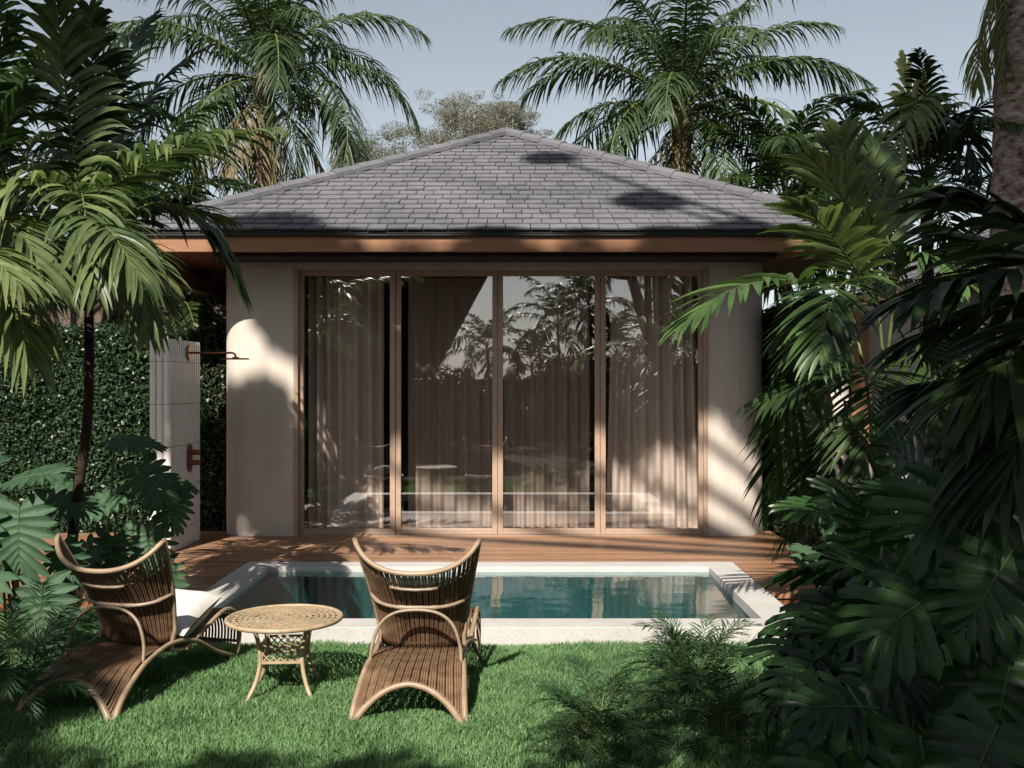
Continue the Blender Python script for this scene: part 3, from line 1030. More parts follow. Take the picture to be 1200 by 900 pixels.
def copy_tree(o, parent=None):
    c = o.copy(); S.collection.objects.link(c)
    if parent is not None: c.parent = parent
    for ch in list(o.children): copy_tree(ch, c)
    return c
ch1 = empty('rattan_chair', (-.535, 4.84, GZ), 'rattan lounge chair standing in the sun, square to the pool, nothing on it', 'chair', 'rattan lounge chairs', R(-1.5))
chair_parts(ch1)
ch2 = copy_tree(ch1)
ch2.location = (-2.20, 4.92, GZ); ch2.rotation_euler = (0, 0, R(-15))
ch2['label'] = 'rattan lounge chair in the shade, turned to the right and holding a white cushion'

# cushion on the left chair's seat
def cushion(w, d, h):
    mb = MB(); n = 14
    for s in (1, -1):
        vs = []
        for j in range(n + 1):
            for i in range(n + 1):
                u, v = -1 + 2 * i / n, -1 + 2 * j / n
                e = (1 - abs(u) ** 2.6) * (1 - abs(v) ** 2.6)
                pin = 1 - .07 * (1 - abs(u) ** 2) * abs(v) ** 3
                pin2 = 1 - .07 * (1 - abs(v) ** 2) * abs(u) ** 3
                vs.append((u * w / 2 * pin2, v * d / 2 * pin, s * (h / 2 * e ** .45 + .004) + .006 * math.sin(u * 6 + v * 4) * e))
        fs = [(j * (n + 1) + i, j * (n + 1) + i + 1, (j + 1) * (n + 1) + i + 1, (j + 1) * (n + 1) + i) for j in range(n) for i in range(n)]
        mb.add(vs, fs if s > 0 else [f[::-1] for f in fs])
    return mb
cu = cushion(.40, .40, .17).build('cushion', M['cushion'], None, True)
tag(cu, 'plump white cushion lying on the seat of the shaded chair', 'cushion')
cm = Matrix.Translation((-2.20, 4.92, GZ)) @ Matrix.Rotation(R(-15), 4, 'Z') @ Matrix.Translation((.06, .80, .325)) @ Matrix.Rotation(R(20), 4, 'X')
cu.matrix_world = cm

# ================================================================== SIDE TABLE
tb = empty('side_table', (-1.235, 5.36, GZ), 'round pierced cast-metal side table standing between the two chairs', 'table', None, R(4))
TH, TR = .378, .302
tp = MB()
rings = [0.035]
nr = 8
for i in range(1, nr + 1): rings.append(.035 + (TR - .018 - .035) * (i / nr) ** .9)
NS = 32
def pol(r, a): return Vector((r * math.cos(a), r * math.sin(a), TH))
for k in range(nr):
    r0, r1 = rings[k], rings[k + 1]
    ns = NS if k > 3 else NS // 2
    for j in range(ns):
        tw0, tw1 = r0 * 5.0, r1 * 5.0
        a0, a1 = 2 * PI * j / ns, 2 * PI * (j + 1) / ns
        c = [pol(r0, a0 + tw0), pol(r0, a1 + tw0), pol(r1, a1 + tw1), pol(r1, a0 + tw1)]
        ce = sum(c, Vector()) / 4
        hole = .80 if (j + k) % 3 else .62
        mids = [(c[i] + c[(i + 1) % 4]) / 2 for i in range(4)]
        h = [ce + (mm_ - ce) * hole * 1.15 for mm_ in mids]     # leaf-shaped hole
        vs = c + mids + h
        fs = []
        for i in range(4):
            fs.append((i, 4 + i, 8 + i)); fs.append((i, 8 + i, 8 + (i + 3) % 4)); fs.append((i, 8 + (i + 3) % 4, 4 + (i + 3) % 4))
        tp.add(vs, fs)
nn2 = 28
tp.add([pol(.035, 2 * PI * i / nn2 + .175) for i in range(nn2)], [tuple(range(nn2))])
tp.build('tabletop', M['cast'], tb, solid=.005)
rm = MB()
rm.tube([pol(TR - .010, 2 * PI * i / 72) + Vector((0, 0, -.003)) for i in range(73)], .0125, 10, False)
rm.build('tabletop_rim', M['cast'], tb, True)
for k in range(4):
    a = R(45 + 90 * k)
    lg = MB()
    prr = [(.215, TH - .012), (.185, .34), (.160, .27), (.150, .20), (.158, .13), (.185, .06), (.225, .0), (.243, -.025)]
    pts = spline([Vector((r * math.cos(a), r * math.sin(a), z)) for r, z in prr], 4)
    lg.tube(pts, [.0115 + (.003 if i > len(pts) - 4 else 0) for i in range(len(pts))], 8)
    lg.build('leg', M['cast'], tb, True)
hs_ = .108
for k in range(4):
    pm = Matrix.Rotation(k * PI / 2, 4, 'Z') @ Matrix.Translation((0, -hs_, 0))
    pl = MB()
    z0, z1 = .165, .262
    w2 = hs_ - .004
    for (a, b, c, d) in ((-w2, w2, z1 - .012, z1), (-w2, w2, z0, z0 + .014), (-w2, -w2 + .012, z0 + .0145, z1 - .0125), (w2 - .012, w2, z0 + .0145, z1 - .0125)):
        pl.box(a, b, -.004, .004, c, d, pm)
    hh = z1 - z0 - .02
    for j in range(-2, 7):
        xs = -w2 + .01 + j * .036
        for sg in (1, -1):
            a = Vector((xs, .0015 * sg, z0 + .01)); b = Vector((xs + hh * 1.0, .0015 * sg, z1 - .008))
            if sg < 0: a.z, b.z = b.z, a.z
            # clip to frame
            def clipx(p, q):
                for lim, s_ in ((-w2 + .004, 1), (w2 - .004, -1)):
                    for (u_, v_) in ((p, q), (q, p)):
                        if (u_.x - lim) * s_ < 0:
                            tt = (lim - u_.x) / (v_.x - u_.x)
                            if 0 < tt < 1: u_[:] = u_ + (v_ - u_) * tt
                return (-w2 <= p.x <= w2) and (-w2 <= q.x <= w2)
            if clipx(a, b) and (b - a).length > .01:
                pl.tube([pm @ a, pm @ b], .0038, 5)
    pl.build('lattice_panel', M['cast'], tb)

# ================================================================== PALMS
def arch_pts(L, elev, bend, k=14, side=0.0):
    """frond spine in its own frame: leaves the origin at elev (deg), bends down by bend (deg) along its length"""
    p = Vector((0, 0, 0)); pts = [p.copy()]
    for i in range(k - 1):
        u = i / (k - 2)
        e = R(elev - bend * u ** 1.25)
        p = p + Vector((math.cos(e), side * u * .25, math.sin(e))) * (L / (k - 1))
        pts.append(p.copy())
    return pts

def trunk(root, pts, r0, r1, mat, rings=True, seed=0, n=12):
    rr = random.Random(seed)
    sp = spline(pts, 14)
    rad = []
    for i in range(len(sp)):
        u = i / (len(sp) - 1)
        r = r0 + (r1 - r0) * u
        if rings: r *= 1 + (.05 if i % 2 else -.03) + rr.uniform(-.02, .02)
        if u < .06: r *= 1 + (.06 - u) * 5
        rad.append(r)
    mb = MB(); mb.tube(sp, rad, n)
    return mb.build('trunk', mat, root, True)

FV = {}
def variants(key, make, elevs):
    rr = random.Random(hash(key) % 1000 if False else len(key) * 37 + len(FV))
    FV[key] = [(e, make(e, rr)) for e in elevs]
def feather(e, rr):
    L = rr.uniform(2.5, 2.9)
    pts = arch_pts(L, e, 62 + (90 - abs(e)) * .45 + rr.uniform(-10, 14), 14, rr.uniform(-.4, .4))
    return frond_mesh('feather_frond', pts, M['palm_far'], rr, n=62, L=.58, W=.030, a0=70, a1=28, lift=4, droop=.62, t0=.13, rad=.026, jit=.14, segs=5)
def feather_dead(e, rr):
    pts = arch_pts(1.7, e, 25, 10)
    return frond_mesh('old_frond', pts, M['palm_dry'], rr, n=34, L=.42, W=.024, a0=60, a1=25, lift=0, droop=.8, t0=.15, rad=.02)
def broad(e, rr):
    L = rr.uniform(1.45, 1.75)
    pts = arch_pts(L, e, 55 + (90 - e) * .40 + rr.uniform(-8, 12), 12, rr.uniform(-.3, .3))
    return frond_mesh('broad_frond', pts, M['palm_lit'], rr, n=26, L=.46, W=.055, a0=62, a1=20, lift=14, droop=.42, t0=.2, rad=.014, jit=.1, segs=6)
def dark_(e, rr):
    L = rr.uniform(1.5, 1.9)
    pts = arch_pts(L, e, 60 + (90 - e) * .35 + rr.uniform(-8, 12), 12, rr.uniform(-.3, .3))
    return frond_mesh('arching_frond', pts, M['palm'], rr, n=30, L=.48, W=.045, a0=62, a1=22, lift=10, droop=.45, t0=.18, rad=.014, jit=.12, segs=5)
def small(e, rr):
    L = rr.uniform(.38, .5)
    pts = arch_pts(L, e, 62 + rr.uniform(-8, 20), 9, rr.uniform(-.3, .3))
    return frond_mesh('small_frond', pts, M['tuft'], rr, n=30, L=.15, W=.0075, a0=60, a1=25, lift=16, droop=.2, t0=.2, rad=.0035, jit=.2, segs=4)
variants('feather', feather, [84, 72, 60, 48, 36, 22, 8, -8])
variants('dead', feather_dead, [-45, -65, -78])
variants('broad', broad, [82, 66, 50, 34, 16, 0])
variants('dark', dark_, [82, 66, 50, 34, 16, 0])
variants('small', small, [80, 62, 46, 30, 12])

def crown(root, key, top, n, rr, spread=(0, 99), yaw0=0.0, scale=1.0, name='frond', dead=0, tilt=0):
    vs = FV[key]
    for i in range(n):
        u = (i + .5) / n
        idx = min(len(vs) - 1, int(u * len(vs)))
        e, me = vs[idx]
        o = link(name, me, root)
        o.location = Vector(top) + Vector((0, 0, -.12 * u)) * scale
        o.rotation_euler = (rr.uniform(-.15, .15), rr.uniform(-.08, .08) + tilt, yaw0 + i * 2.39996 + rr.uniform(-.25, .25))
        s = scale * rr.uniform(.88, 1.1)
        o.scale = (s, s, s)
    for i in range(dead):
        e, me = FV['dead'][i % 3]
        o = link('dry_frond', me, root)
        o.location = Vector(top) + Vector((0, 0, -.25 * scale))
        o.rotation_euler = (0, 0, rr.uniform(0, 6.28)); o.scale = (scale,) * 3

def feather_palm(px_base, py_crown, d, lean, label, seed, n=22, scale=1.0, dead=4, r0=.17):
    rr = random.Random(seed)
    top = P(px_base, py_crown, d); base = Vector((top.x + lean, d, GZ))
    root = empty('palm_tree', base, label, 'palm tree', 'tall feather palms')
    tl_ = top - base
    trunk(root, [Vector((0, 0, -.1)), tl_ * .4 + Vector((-lean * .1, 0, 0)), tl_], r0, r0 * .72, M['bark_palm'], True, seed)
    sh_ = MB()
    sh_.tube([tl_ + Vector((0, 0, -.45)), tl_ + Vector((0, 0, -.1)), tl_ + Vector((0, 0, .35))], [r0 * .8, r0 * .95, r0 * .3], 10)
    sh_.build('crownshaft', M['palm_dry'], root, True)
    crown(root, 'feather', tl_ + Vector((0, 0, .1)), n, rr, yaw0=seed, scale=scale, dead=dead)
    return root
feather_palm(310, 92, 16, .12, 'tall feather palm with ringed trunk rising behind the left end of the roof', 11, 30, 1.12, 8, .19)
feather_palm(800, 132, 15.5, -.02, 'feather palm with straw-coloured trunk rising behind the right slope of the roof', 17, 32, 1.08, 6, .19)

# tall coconut trunk at the right edge of the picture
rr = random.Random(23)
base = P(1178, 640, 7.6); base.z = GZ
cp_ = empty('coconut_palm', base, 'thick pale coconut palm trunk at the right edge, fronds hanging above', 'palm tree')
tl_ = P(1199, -420, 7.6) - base
trunk(cp_, [Vector((0, 0, -.1)), tl_ * .35 + Vector((.04, 0, 0)), tl_ * .7 + Vector((.03, 0, 0)), tl_], .20, .155, M['coco_bark'], True, 4, 16)
crown(cp_, 'feather', tl_ + Vector((0, 0, .1)), 14, rr, yaw0=.4, scale=.95)
tq = P(1188, -75, 7.5) - base
for (yaw, e) in ((2.75, 1), (3.3, 2), (2.2, 2), (3.0, 1)):
    me = FV['dead'][e][1].copy(); me.materials[0] = M['palm_old']
    o = link('hanging_frond', me, cp_)
    o.location = tq; o.rotation_euler = (0, 0, yaw); o.scale = (.62, .62, .66)

# ---- palms with placed fronds: (mid px,py,d) (tip px,py,d)
def placed_fronds(root, base, lst, rr, mat, **kw):
    for (mid, tip, *opt) in lst:
        o_ = opt[0] if opt else {}
        b = o_.get('base', base)
        pts = bez(b - root.location, P(*mid) - root.location, P(*tip) - root.location, 14)
        k = dict(kw); k.update({q: v for q, v in o_.items() if q not in ('base', 'mat')})
        me = frond_mesh('frond', pts, o_.get('mat', mat), rr, **k)
        link('frond', me, root)

rr = random.Random(31)
D1 = 6.6
b0 = P(80, 745, D1); b0.z = GZ
lp = empty('garden_palm', b0, 'slender dark-trunked palm with broad glossy fronds standing behind the shaded chair', 'palm tree')
topL = P(104, 318, D1)
trunk(lp, [Vector((0, 0, -.05)), P(86, 620, D1) - b0, P(103, 480, D1) - b0, topL - b0], .035, .028, M['bark_dark'], True, 3, 10)
cs_ = MB(); cs_.tube([topL - b0 + Vector((0, 0, -.25)), topL - b0, P(100, 250, D1) - b0], [.034, .042, .02], 8); cs_.build('crownshaft', M['stalk'], lp, True)
kw = dict(n=36, L=.56, W=.043, a0=62, a1=20, lift=14, droop=.44, t0=.2, rad=.013, jit=.09, segs=6)
placed_fronds(lp, topL, [  # lit and shaded look of each frond is set by its leaf colour
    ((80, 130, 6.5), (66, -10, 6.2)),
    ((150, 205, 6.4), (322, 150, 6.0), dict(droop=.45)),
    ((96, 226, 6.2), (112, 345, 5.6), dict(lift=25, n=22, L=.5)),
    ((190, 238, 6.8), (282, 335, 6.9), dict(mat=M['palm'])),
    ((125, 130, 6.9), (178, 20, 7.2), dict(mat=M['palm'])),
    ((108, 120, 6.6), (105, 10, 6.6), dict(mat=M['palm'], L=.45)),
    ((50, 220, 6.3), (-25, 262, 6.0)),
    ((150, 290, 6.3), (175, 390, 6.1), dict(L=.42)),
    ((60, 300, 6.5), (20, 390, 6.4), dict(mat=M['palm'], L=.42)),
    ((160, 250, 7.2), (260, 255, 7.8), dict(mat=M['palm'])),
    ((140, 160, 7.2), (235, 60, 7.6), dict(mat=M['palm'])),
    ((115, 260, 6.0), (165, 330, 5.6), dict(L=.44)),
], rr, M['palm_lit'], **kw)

b0 = P(-75, 760, 6.2); b0.z = GZ
l2 = empty('garden_palm', b0, 'broad-leaved palm leaning in over the hedge from the left edge of the picture', 'palm tree')
topl2 = P(-62, 330, 6.2)
trunk(l2, [Vector((0, 0, -.05)), (topl2 - b0) * .5 + Vector((.03, 0, 0)), topl2 - b0], .045, .035, M['bark_dark'], True, 6, 10)
placed_fronds(l2, topl2, [
    ((-5, 255, 6.0), (55, 335, 5.7)),
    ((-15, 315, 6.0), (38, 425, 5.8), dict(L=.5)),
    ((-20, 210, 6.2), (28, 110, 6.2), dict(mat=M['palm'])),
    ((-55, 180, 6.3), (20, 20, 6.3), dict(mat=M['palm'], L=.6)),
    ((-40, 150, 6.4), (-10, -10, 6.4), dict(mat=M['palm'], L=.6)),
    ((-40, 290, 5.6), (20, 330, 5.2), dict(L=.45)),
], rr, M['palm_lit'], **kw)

def crown_palm(px, py, d, label, seed, key='dark', n=16, scale=1.0, r=.05, mat='bark_dark', nm='garden_palm', group=None):
    rr = random.Random(seed)
    top = P(px, py, d); base = Vector((top.x - .05, d, GZ))
    root = empty(nm, base, label, 'palm tree', group)
    trunk(root, [Vector((0, 0, -.05)), (top - base) * .5 + Vector((.05, 0, 0)), top - base], r, r * .75, M[mat], True, seed, 10)
    crown(root, key, top - base, n, rr, yaw0=seed * .7, scale=scale)
    return root
crown_palm(176, 235, 11.9, 'dark bushy palm between the slender palm and the left end of the roof', 41, 'dark', 15, .95)
crown_palm(0, 165, 11.9, 'dense dark palm filling the top left corner behind the leaning palm', 43, 'dark', 17, 1.4)
crown_palm(215, 345, 11.6, 'low palm in the shade between the hedge and the villa', 45, 'dark', 12, .75)
crown_palm(920, 235, 14.5, 'bushy green palm behind the right end of the roof', 47, 'dark', 22, 1.15, .07)
crown_palm(985, 245, 15.5, 'second bushy palm farther right behind the roof, half hidden by near leaves', 48, 'dark', 16, 1.1, .07)
sp_palm = crown_palm(1085, 215, 8.6, 'upright palm with a pale yellow new spear leaf above its dark crown', 51, 'dark', 20, .68, .06)
rr = random.Random(77)
topS = P(1085, 215, 8.6)
placed_fronds(sp_palm, topS, [((1070, 140, 8.4), (1058, 66, 8.3), dict(mat=M['palm_pale'], L=.42, W=.045, a0=24, a1=10, n=20)),
                              ((1084, 150, 8.5), (1082, 84, 8.5), dict(mat=M['palm_pale'], L=.34, W=.045, a0=24, a1=10, n=16)),
                              ((1080, 118, 8.2), (1048, 190, 7.7), dict(mat=M['palm_lit'], L=.46, n=24)),
                              ((1110, 140, 8.3), (1150, 200, 7.9), dict(L=.46, n=24))], rr, M['palm'], **kw)

# ---- right: clump of areca palms in front of the villa's right corner
bA = P(1035, 705, 6.6); bA.z = GZ
ar1 = empty('areca_palm', bA, 'areca palm clump with thin canes, fronds arching over the right end of the villa wall', 'palm plant')
stm = []
for (px, py, d) in ((1005, 395, 6.3), (1030, 360, 6.5), (1050, 330, 6.4), (1015, 440, 6.0), (1062, 400, 6.7), (990, 470, 6.2)):
    tp_ = P(px, py, d); s = MB()
    o_ = Vector((rr.uniform(-.12, .12), rr.uniform(-.12, .12), -.05))
    s.tube(spline([o_, (tp_ - bA) * .5 + o_ * .8, tp_ - bA], 8), [.016 - .006 * i / 16 for i in range(17)], 7)
    s.build('cane', M['stalk'], ar1, True)
    stm.append(tp_)
kwa = dict(n=24, L=.46, W=.038, a0=54, a1=18, lift=8, droop=.24, t0=.22, rad=.010, jit=.1, segs=6)
placed_fronds(ar1, stm[0], [  # palm_lit and palm fronds carry sun and shade in their leaf colour
    ((908, 328, 5.8), (800, 380, 5.4), dict(base=stm[1], lift=12)),
    ((945, 395, 6.3), (902, 515, 6.5), dict(base=stm[0])),
    ((945, 465, 6.6), (898, 600, 6.9), dict(base=stm[3])),
    ((965, 430, 6.2), (895, 470, 6.0), dict(base=stm[0], mat=M['palm'])),
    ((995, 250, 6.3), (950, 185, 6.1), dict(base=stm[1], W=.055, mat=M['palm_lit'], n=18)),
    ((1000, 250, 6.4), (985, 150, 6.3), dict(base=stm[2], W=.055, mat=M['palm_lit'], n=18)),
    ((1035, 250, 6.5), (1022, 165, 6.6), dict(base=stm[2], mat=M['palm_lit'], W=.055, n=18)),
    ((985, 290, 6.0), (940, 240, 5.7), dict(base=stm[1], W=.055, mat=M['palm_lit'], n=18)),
    ((975, 530, 6.6), (915, 640, 6.9), dict(base=stm[5], mat=M['palm'])),
    ((1080, 300, 6.2), (1130, 330, 5.9), dict(base=stm[2])),
    ((1040, 300, 6.8), (1100, 205, 7.2), dict(base=stm[4], mat=M['palm'])),
    ((1080, 420, 6.4), (1120, 520, 6.1), dict(base=stm[4], mat=M['palm'])),
    ((975, 350, 6.7), (915, 395, 6.9), dict(base=stm[0], mat=M['palm'])),
    ((990, 330, 5.7), (960, 420, 5.2), dict(base=stm[1])),
    ((1025, 450, 5.6), (1010, 560, 5.2), dict(base=stm[3], mat=M['palm'])),
], rr, M['areca'], **kwa)

# ---- near right: big dark palm whose fronds come in from the right edge
bN = Vector((2.35, 3.75, GZ))
nr_ = empty('fishtail_palm', bN, 'near palm at the right edge with long broad dark leaflets reaching left', 'palm tree')
topN = P(1270, 330, 3.9)
trunk(nr_, [Vector((0, 0, -.05)), (topN - bN) * .5 + Vector((.03, 0, 0)), topN - bN], .05, .04, M['bark_dark'], True, 9, 10)
kwn = dict(n=18, L=.50, W=.062, a0=50, a1=14, lift=6, droop=.30, t0=.25, rad=.011, jit=.1, segs=6)
placed_fronds(nr_, topN, [
    ((1180, 318, 3.8), (1065, 350, 3.6)),
    ((1200, 270, 4.0), (1120, 235, 4.0)),
    ((1215, 390, 3.7), (1120, 470, 3.5)),
    ((1190, 420, 4.0), (1080, 450, 4.1)),
    ((1210, 300, 4.4), (1110, 270, 4.8)),
    ((1230, 430, 3.5), (1180, 560, 3.3)),
    ((1180, 360, 4.4), (1060, 400, 4.6)),
], rr, M['palm'], **kwn)

# ================================================================== MONSTERA / PHILODENDRON
rr = random.Random(61)
MON = [split_leaf('monstera_leaf', rr, M['monstera'], .42, 7, .30, .36, 0.0, .50, rr.uniform(.10, .22), .016) for _ in range(4)]
PHI = [split_leaf('lobed_leaf', rr, M['philo'], .42, 9, .22, .62, .75, .43, .12, .016) for _ in range(3)]
BRO = [split_leaf('entire_leaf', rr, M['philo'], .34, 7, .0, 1.0, 0.0, .40, .14, .004) for _ in range(2)]

def leafy(name, base, label, cat, meshes, leaves, rr, stem_r=.008, group=None, stemmat=None):
    root = empty(name, base, label, cat, group)
    for (jp, tip, nrm, sc) in leaves:
        o = link('leaf', rr.choice(meshes), root)
        o.matrix_local = orient(jp - root.location, tip, nrm, sc)
        b = Vector((rr.uniform(-.07, .07), rr.uniform(-.07, .07), -.03))
        j = jp - root.location
        mid = (b + j) * .5 + Vector((rr.uniform(-.05, .05), rr.uniform(-.05, .05), .10 * j.length))
        s = MB(); s.tube(bez(b, mid, j, 10), [stem_r * (1 - .4 * i / 9) for i in range(10)], 6)
        s.build('stem', stemmat or M['stalk'], root, True)
    return root

def lv(px, py, d, ang, face=(-.15, -.62, .75), sc=1.0, fwd=-.25, dz=0):
    """joint at pixel/depth; ang = direction of the tip as seen (0 right, 90 up), fwd<0 tips towards the viewer"""
    a = R(ang)
    return (P(px, py, d), Vector((math.cos(a), fwd, math.sin(a))), Vector(face), sc)

# plants at the lower right, each its own root
def pb(px, py, d):
    p = P(px, py, d); p.z = GZ; return p
leafy('monstera', pb(1150, 760, 3.9), 'monstera with two large split leaves facing the viewer at the right edge', 'plant', MON, [
    lv(1172, 574, 3.5, 200, (-.2, -.75, .6), 1.05), lv(1118, 682, 3.4, 205, (-.1, -.55, .8), 1.0), lv(1190, 640, 3.3, 230, (-.3, -.7, .6), .9),
    lv(1165, 690, 3.6, 320, (.1, -.6, .8), .85), lv(1120, 600, 3.9, 160, (-.1, -.4, .9), .85), lv(1185, 770, 3.2, 250, (-.3, -.6, .6), .8)], rr)
leafy('monstera', pb(1060, 850, 3.6), 'low monstera at the bottom right whose pale-ribbed leaf lies near the lower edge', 'plant', MON, [
    lv(1078, 862, 3.2, 268, (0, -.45, .9), .95, -.5), lv(1030, 830, 3.3, 170, (-.1, -.5, .85), .8), lv(1170, 850, 3.0, 235, (-.5, -.55, .6), .8),
    lv(1130, 835, 3.3, 20, (.1, -.5, .85), .8), lv(1085, 790, 3.6, 190, (0, -.4, .9), .8), lv(1010, 870, 3.2, 200, (-.2, -.4, .9), .75), lv(1150, 800, 3.4, 300, (0, -.6, .8), .75)], rr)
leafy('monstera', pb(1040, 800, 4.6), 'monstera with dark holed leaves reaching left towards the pool corner', 'plant', MON, [
    lv(1013, 672, 4.3, 172, (-.2, .35, .9), .9, .1), lv(1003, 700, 4.3, 196, (-.35, -.2, .9), .95, -.1), lv(1033, 640, 4.5, 120, (-.5, -.3, .8), .7), lv(988, 745, 4.2, 185, (-.2, -.3, .9), .9),
    lv(978, 760, 4.0, 205, (-.2, -.35, .9), .8), lv(1058, 690, 4.2, 150, (-.1, -.4, .9), .85), lv(965, 790, 4.0, 200, (-.2, -.4, .9), .8), lv(1020, 800, 3.9, 215, (-.2, -.5, .8), .85),
    lv(1048, 745, 4.0, 170, (-.1, -.4, .9), .9), lv(1080, 780, 3.9, 240, (0, -.5, .8), .85)], rr)
leafy('monstera', pb(1090, 740, 4.9), 'taller monstera behind, its leaves between the areca canes and the split leaves', 'plant', MON, [
    lv(1060, 640, 4.6, 185, (-.1, -.4, .9), 1.0), lv(1040, 610, 4.8, 150, (-.1, -.5, .85), .95), lv(1090, 570, 5.0, 130, (-.2, -.6, .8), .95), lv(1035, 670, 4.5, 200, (-.1, -.4, .9), 1.0),
    lv(1120, 540, 4.8, 60, (0, -.6, .8), .9), lv(1150, 530, 4.6, 30, (0, -.6, .8), .9), lv(1000, 600, 5.0, 170, (-.3, -.3, .9), .9), lv(1070, 720, 4.3, 210, (0, -.5, .85), .95)], rr)
leafy('arum_plant', pb(1023, 700, 5.6), 'plant with smooth undivided blue-green leaves in the sun beyond the monstera', 'plant', BRO, [
    lv(998, 690, 5.4, 215, (-.3, -.5, .8), .9), lv(1038, 620, 5.5, 195, (-.2, -.6, .75), 1.0), lv(1058, 600, 5.5, 30, (0, -.5, .8), .9), lv(1023, 740, 5.0, 200, (-.1, -.6, .8), 1.0),
    lv(978, 665, 5.6, 150, (-.1, -.5, .8), .8), lv(1053, 655, 5.4, 260, (0, -.7, .6), .9), lv(1048, 725, 5.1, 330, (0, -.6, .8), .9), lv(993, 625, 5.7, 120, (-.1, -.7, .6), .8)], rr)
leafy('philodendron', pb(130, 700, 7.4), 'philodendron with large deeply lobed leaves beside the shower wall', 'plant', PHI, [
    lv(165, 545, 7.0, 310, (.1, -.55, .8), .9), lv(135, 515, 7.2, 355, (.1, -.3, .95), .85), lv(132, 628, 6.9, 265, (.0, -.75, .6), .9), lv(170, 615, 7.0, 285, (.1, -.75, .6), .9),
    lv(205, 575, 7.1, 270, (.5, -.5, .6), .75), lv(190, 560, 7.2, 345, (.1, -.2, .95), .65), lv(140, 580, 7.3, 200, (-.1, -.5, .8), .9), lv(110, 640, 6.8, 230, (-.1, -.7, .7), .8), lv(185, 660, 7.0, 280, (.1, -.7, .7), .9)], rr, .010)
leafy('philodendron', pb(20, 745, 6.5), 'philodendron with large deeply lobed leaves at the left edge below the hedge', 'plant', PHI, [
    lv(22, 590, 6.2, 275, (0, -.65, .7), 1.15), lv(15, 562, 6.3, 15, (.1, -.35, .9), .95), lv(50, 682, 6.0, 275, (0, -.85, .45), 1.05), lv(-15, 600, 6.2, 240, (0, -.6, .8), 1.0),
    lv(0, 670, 6.0, 230, (-.1, -.7, .7), .9), lv(58, 575, 6.6, 340, (.1, -.5, .8), .85), lv(70, 640, 6.4, 300, (.1, -.7, .7), .7), lv(-5, 545, 6.4, 160, (0, -.5, .8), .9)], rr, .010)

# small feather palms in the lawn
def tuft(px, py, d, label, seed, n, scale, key='small'):
    r2 = random.Random(seed)
    b = P(px, py, d); b.z = GZ
    root = empty('parlour_palm', b, label, 'palm plant', 'small feather palms planted in the lawn')
    vs = FV[key]
    for i in range(n):
        idx = min(len(vs) - 1, int((i + .5) / n * len(vs)))
        e, me = vs[idx]
        o = link('frond', me, root)
        st = r2.uniform(.02, .30) * scale
        a = i * 2.4 + r2.uniform(-.3, .3)
        o.location = (math.cos(a) * .06 * scale, math.sin(a) * .06 * scale, st)
        o.rotation_euler = (r2.uniform(-.2, .2), r2.uniform(-.15, .15), a)
        s = scale * r2.uniform(.8, 1.15); o.scale = (s, s, s)
    return root
tuft(700, 885, 4.45, 'feathery small palm nearest the bottom edge of the picture, left of the other', 71, 46, .66)
tuft(815, 835, 5.0, 'taller sunlit feathery palm beside the dark monstera leaves', 73, 54, .80)
tuft(850, 880, 4.5, 'dark feathery palm at the foot of the monstera near the bottom edge', 76, 30, .7)
tuft(8, 830, 4.9, 'feathery small palm in the shade at the bottom left corner', 79, 24, .9)
tuft(45, 760, 5.9, 'feathery palm in deep shade behind the left chair', 80, 20, .8)

# ================================================================== HEDGES, WALLS, NEIGHBOURS
def hedge(name, x0, x1, y0, y1, z1, n, label, seed, size=.055, mat='hedge', flowers=.05, faces='fts', cat='hedge', z0=GZ):
    g = np.random.default_rng(seed)
    root = empty(name, ((x0 + x1) / 2, (y0 + y1) / 2, GZ), label, cat)
    off = np.array(root.location)
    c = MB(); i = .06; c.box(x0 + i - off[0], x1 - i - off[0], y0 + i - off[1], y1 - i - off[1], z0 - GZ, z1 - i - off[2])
    c.build('branches', M['hedge_core'], root)  # one solid near-black box fills the inside of the hedge
    areas = {'f': (x1 - x0) * (z1 - z0), 't': (x1 - x0) * (y1 - y0), 'r': (y1 - y0) * (z1 - z0), 'l': (y1 - y0) * (z1 - z0), 'b': (x1 - x0) * (z1 - z0)}
    faces = [q for q in faces if q in areas]
    tot = sum(areas[q] for q in faces)
    Ps = []; Ns = []
    for q in faces:
        k = int(n * areas[q] / tot)
        x = g.uniform(x0, x1, k); y = g.uniform(y0, y1, k); z = g.uniform(z0, z1, k)
        dep = np.abs(g.normal(0, .055, k)) - .02
        lump = .05 * np.sin(x * 3.1 + z * 2.2 + y) * np.sin(z * 4.3 - x * 1.7 + y * 3)
        if q == 'f': y = y0 + dep - lump; N = (0, -.7, .5)
        if q == 'b': y = y1 - dep + lump; N = (0, .7, .5)
        if q == 't': z = z1 - dep * 1.2 + lump + (g.random(k) < .06) * g.uniform(0, .12, k); N = (0, -.1, 1)
        if q == 'r': x = x1 - dep + lump; N = (.7, 0, .5)
        if q == 'l': x = x0 + dep - lump; N = (-.7, 0, .5)
        Ps.append(np.stack([x, y, z], 1)); Ns.append(np.tile(np.array(N), (k, 1)))
    p = np.concatenate(Ps) - off; nn = np.concatenate(Ns)
    mi = (g.random(len(p)) < flowers).astype(int)
    link('foliage', leaves_at('foliage', g, p, nn, size, M[mat], .75, .5, [M['flower']], mi), root)
    return root
hedge('hedge', -9.5, -3.62, 10.3, 11.3, 1.5 + (HZ - 385) / F * 10.3, 80000, 'tall clipped hedge with small pale flower tips behind the slender palm', 91, .044, 'hedge', .05, 'ftr')
hedge('hedge', -3.55, -3.02, 10.6, 14.5, 2.05, 12000, 'dark narrow hedge squeezed between the shower wall and the villa', 92, .055, 'ivy', .01, 'ft')
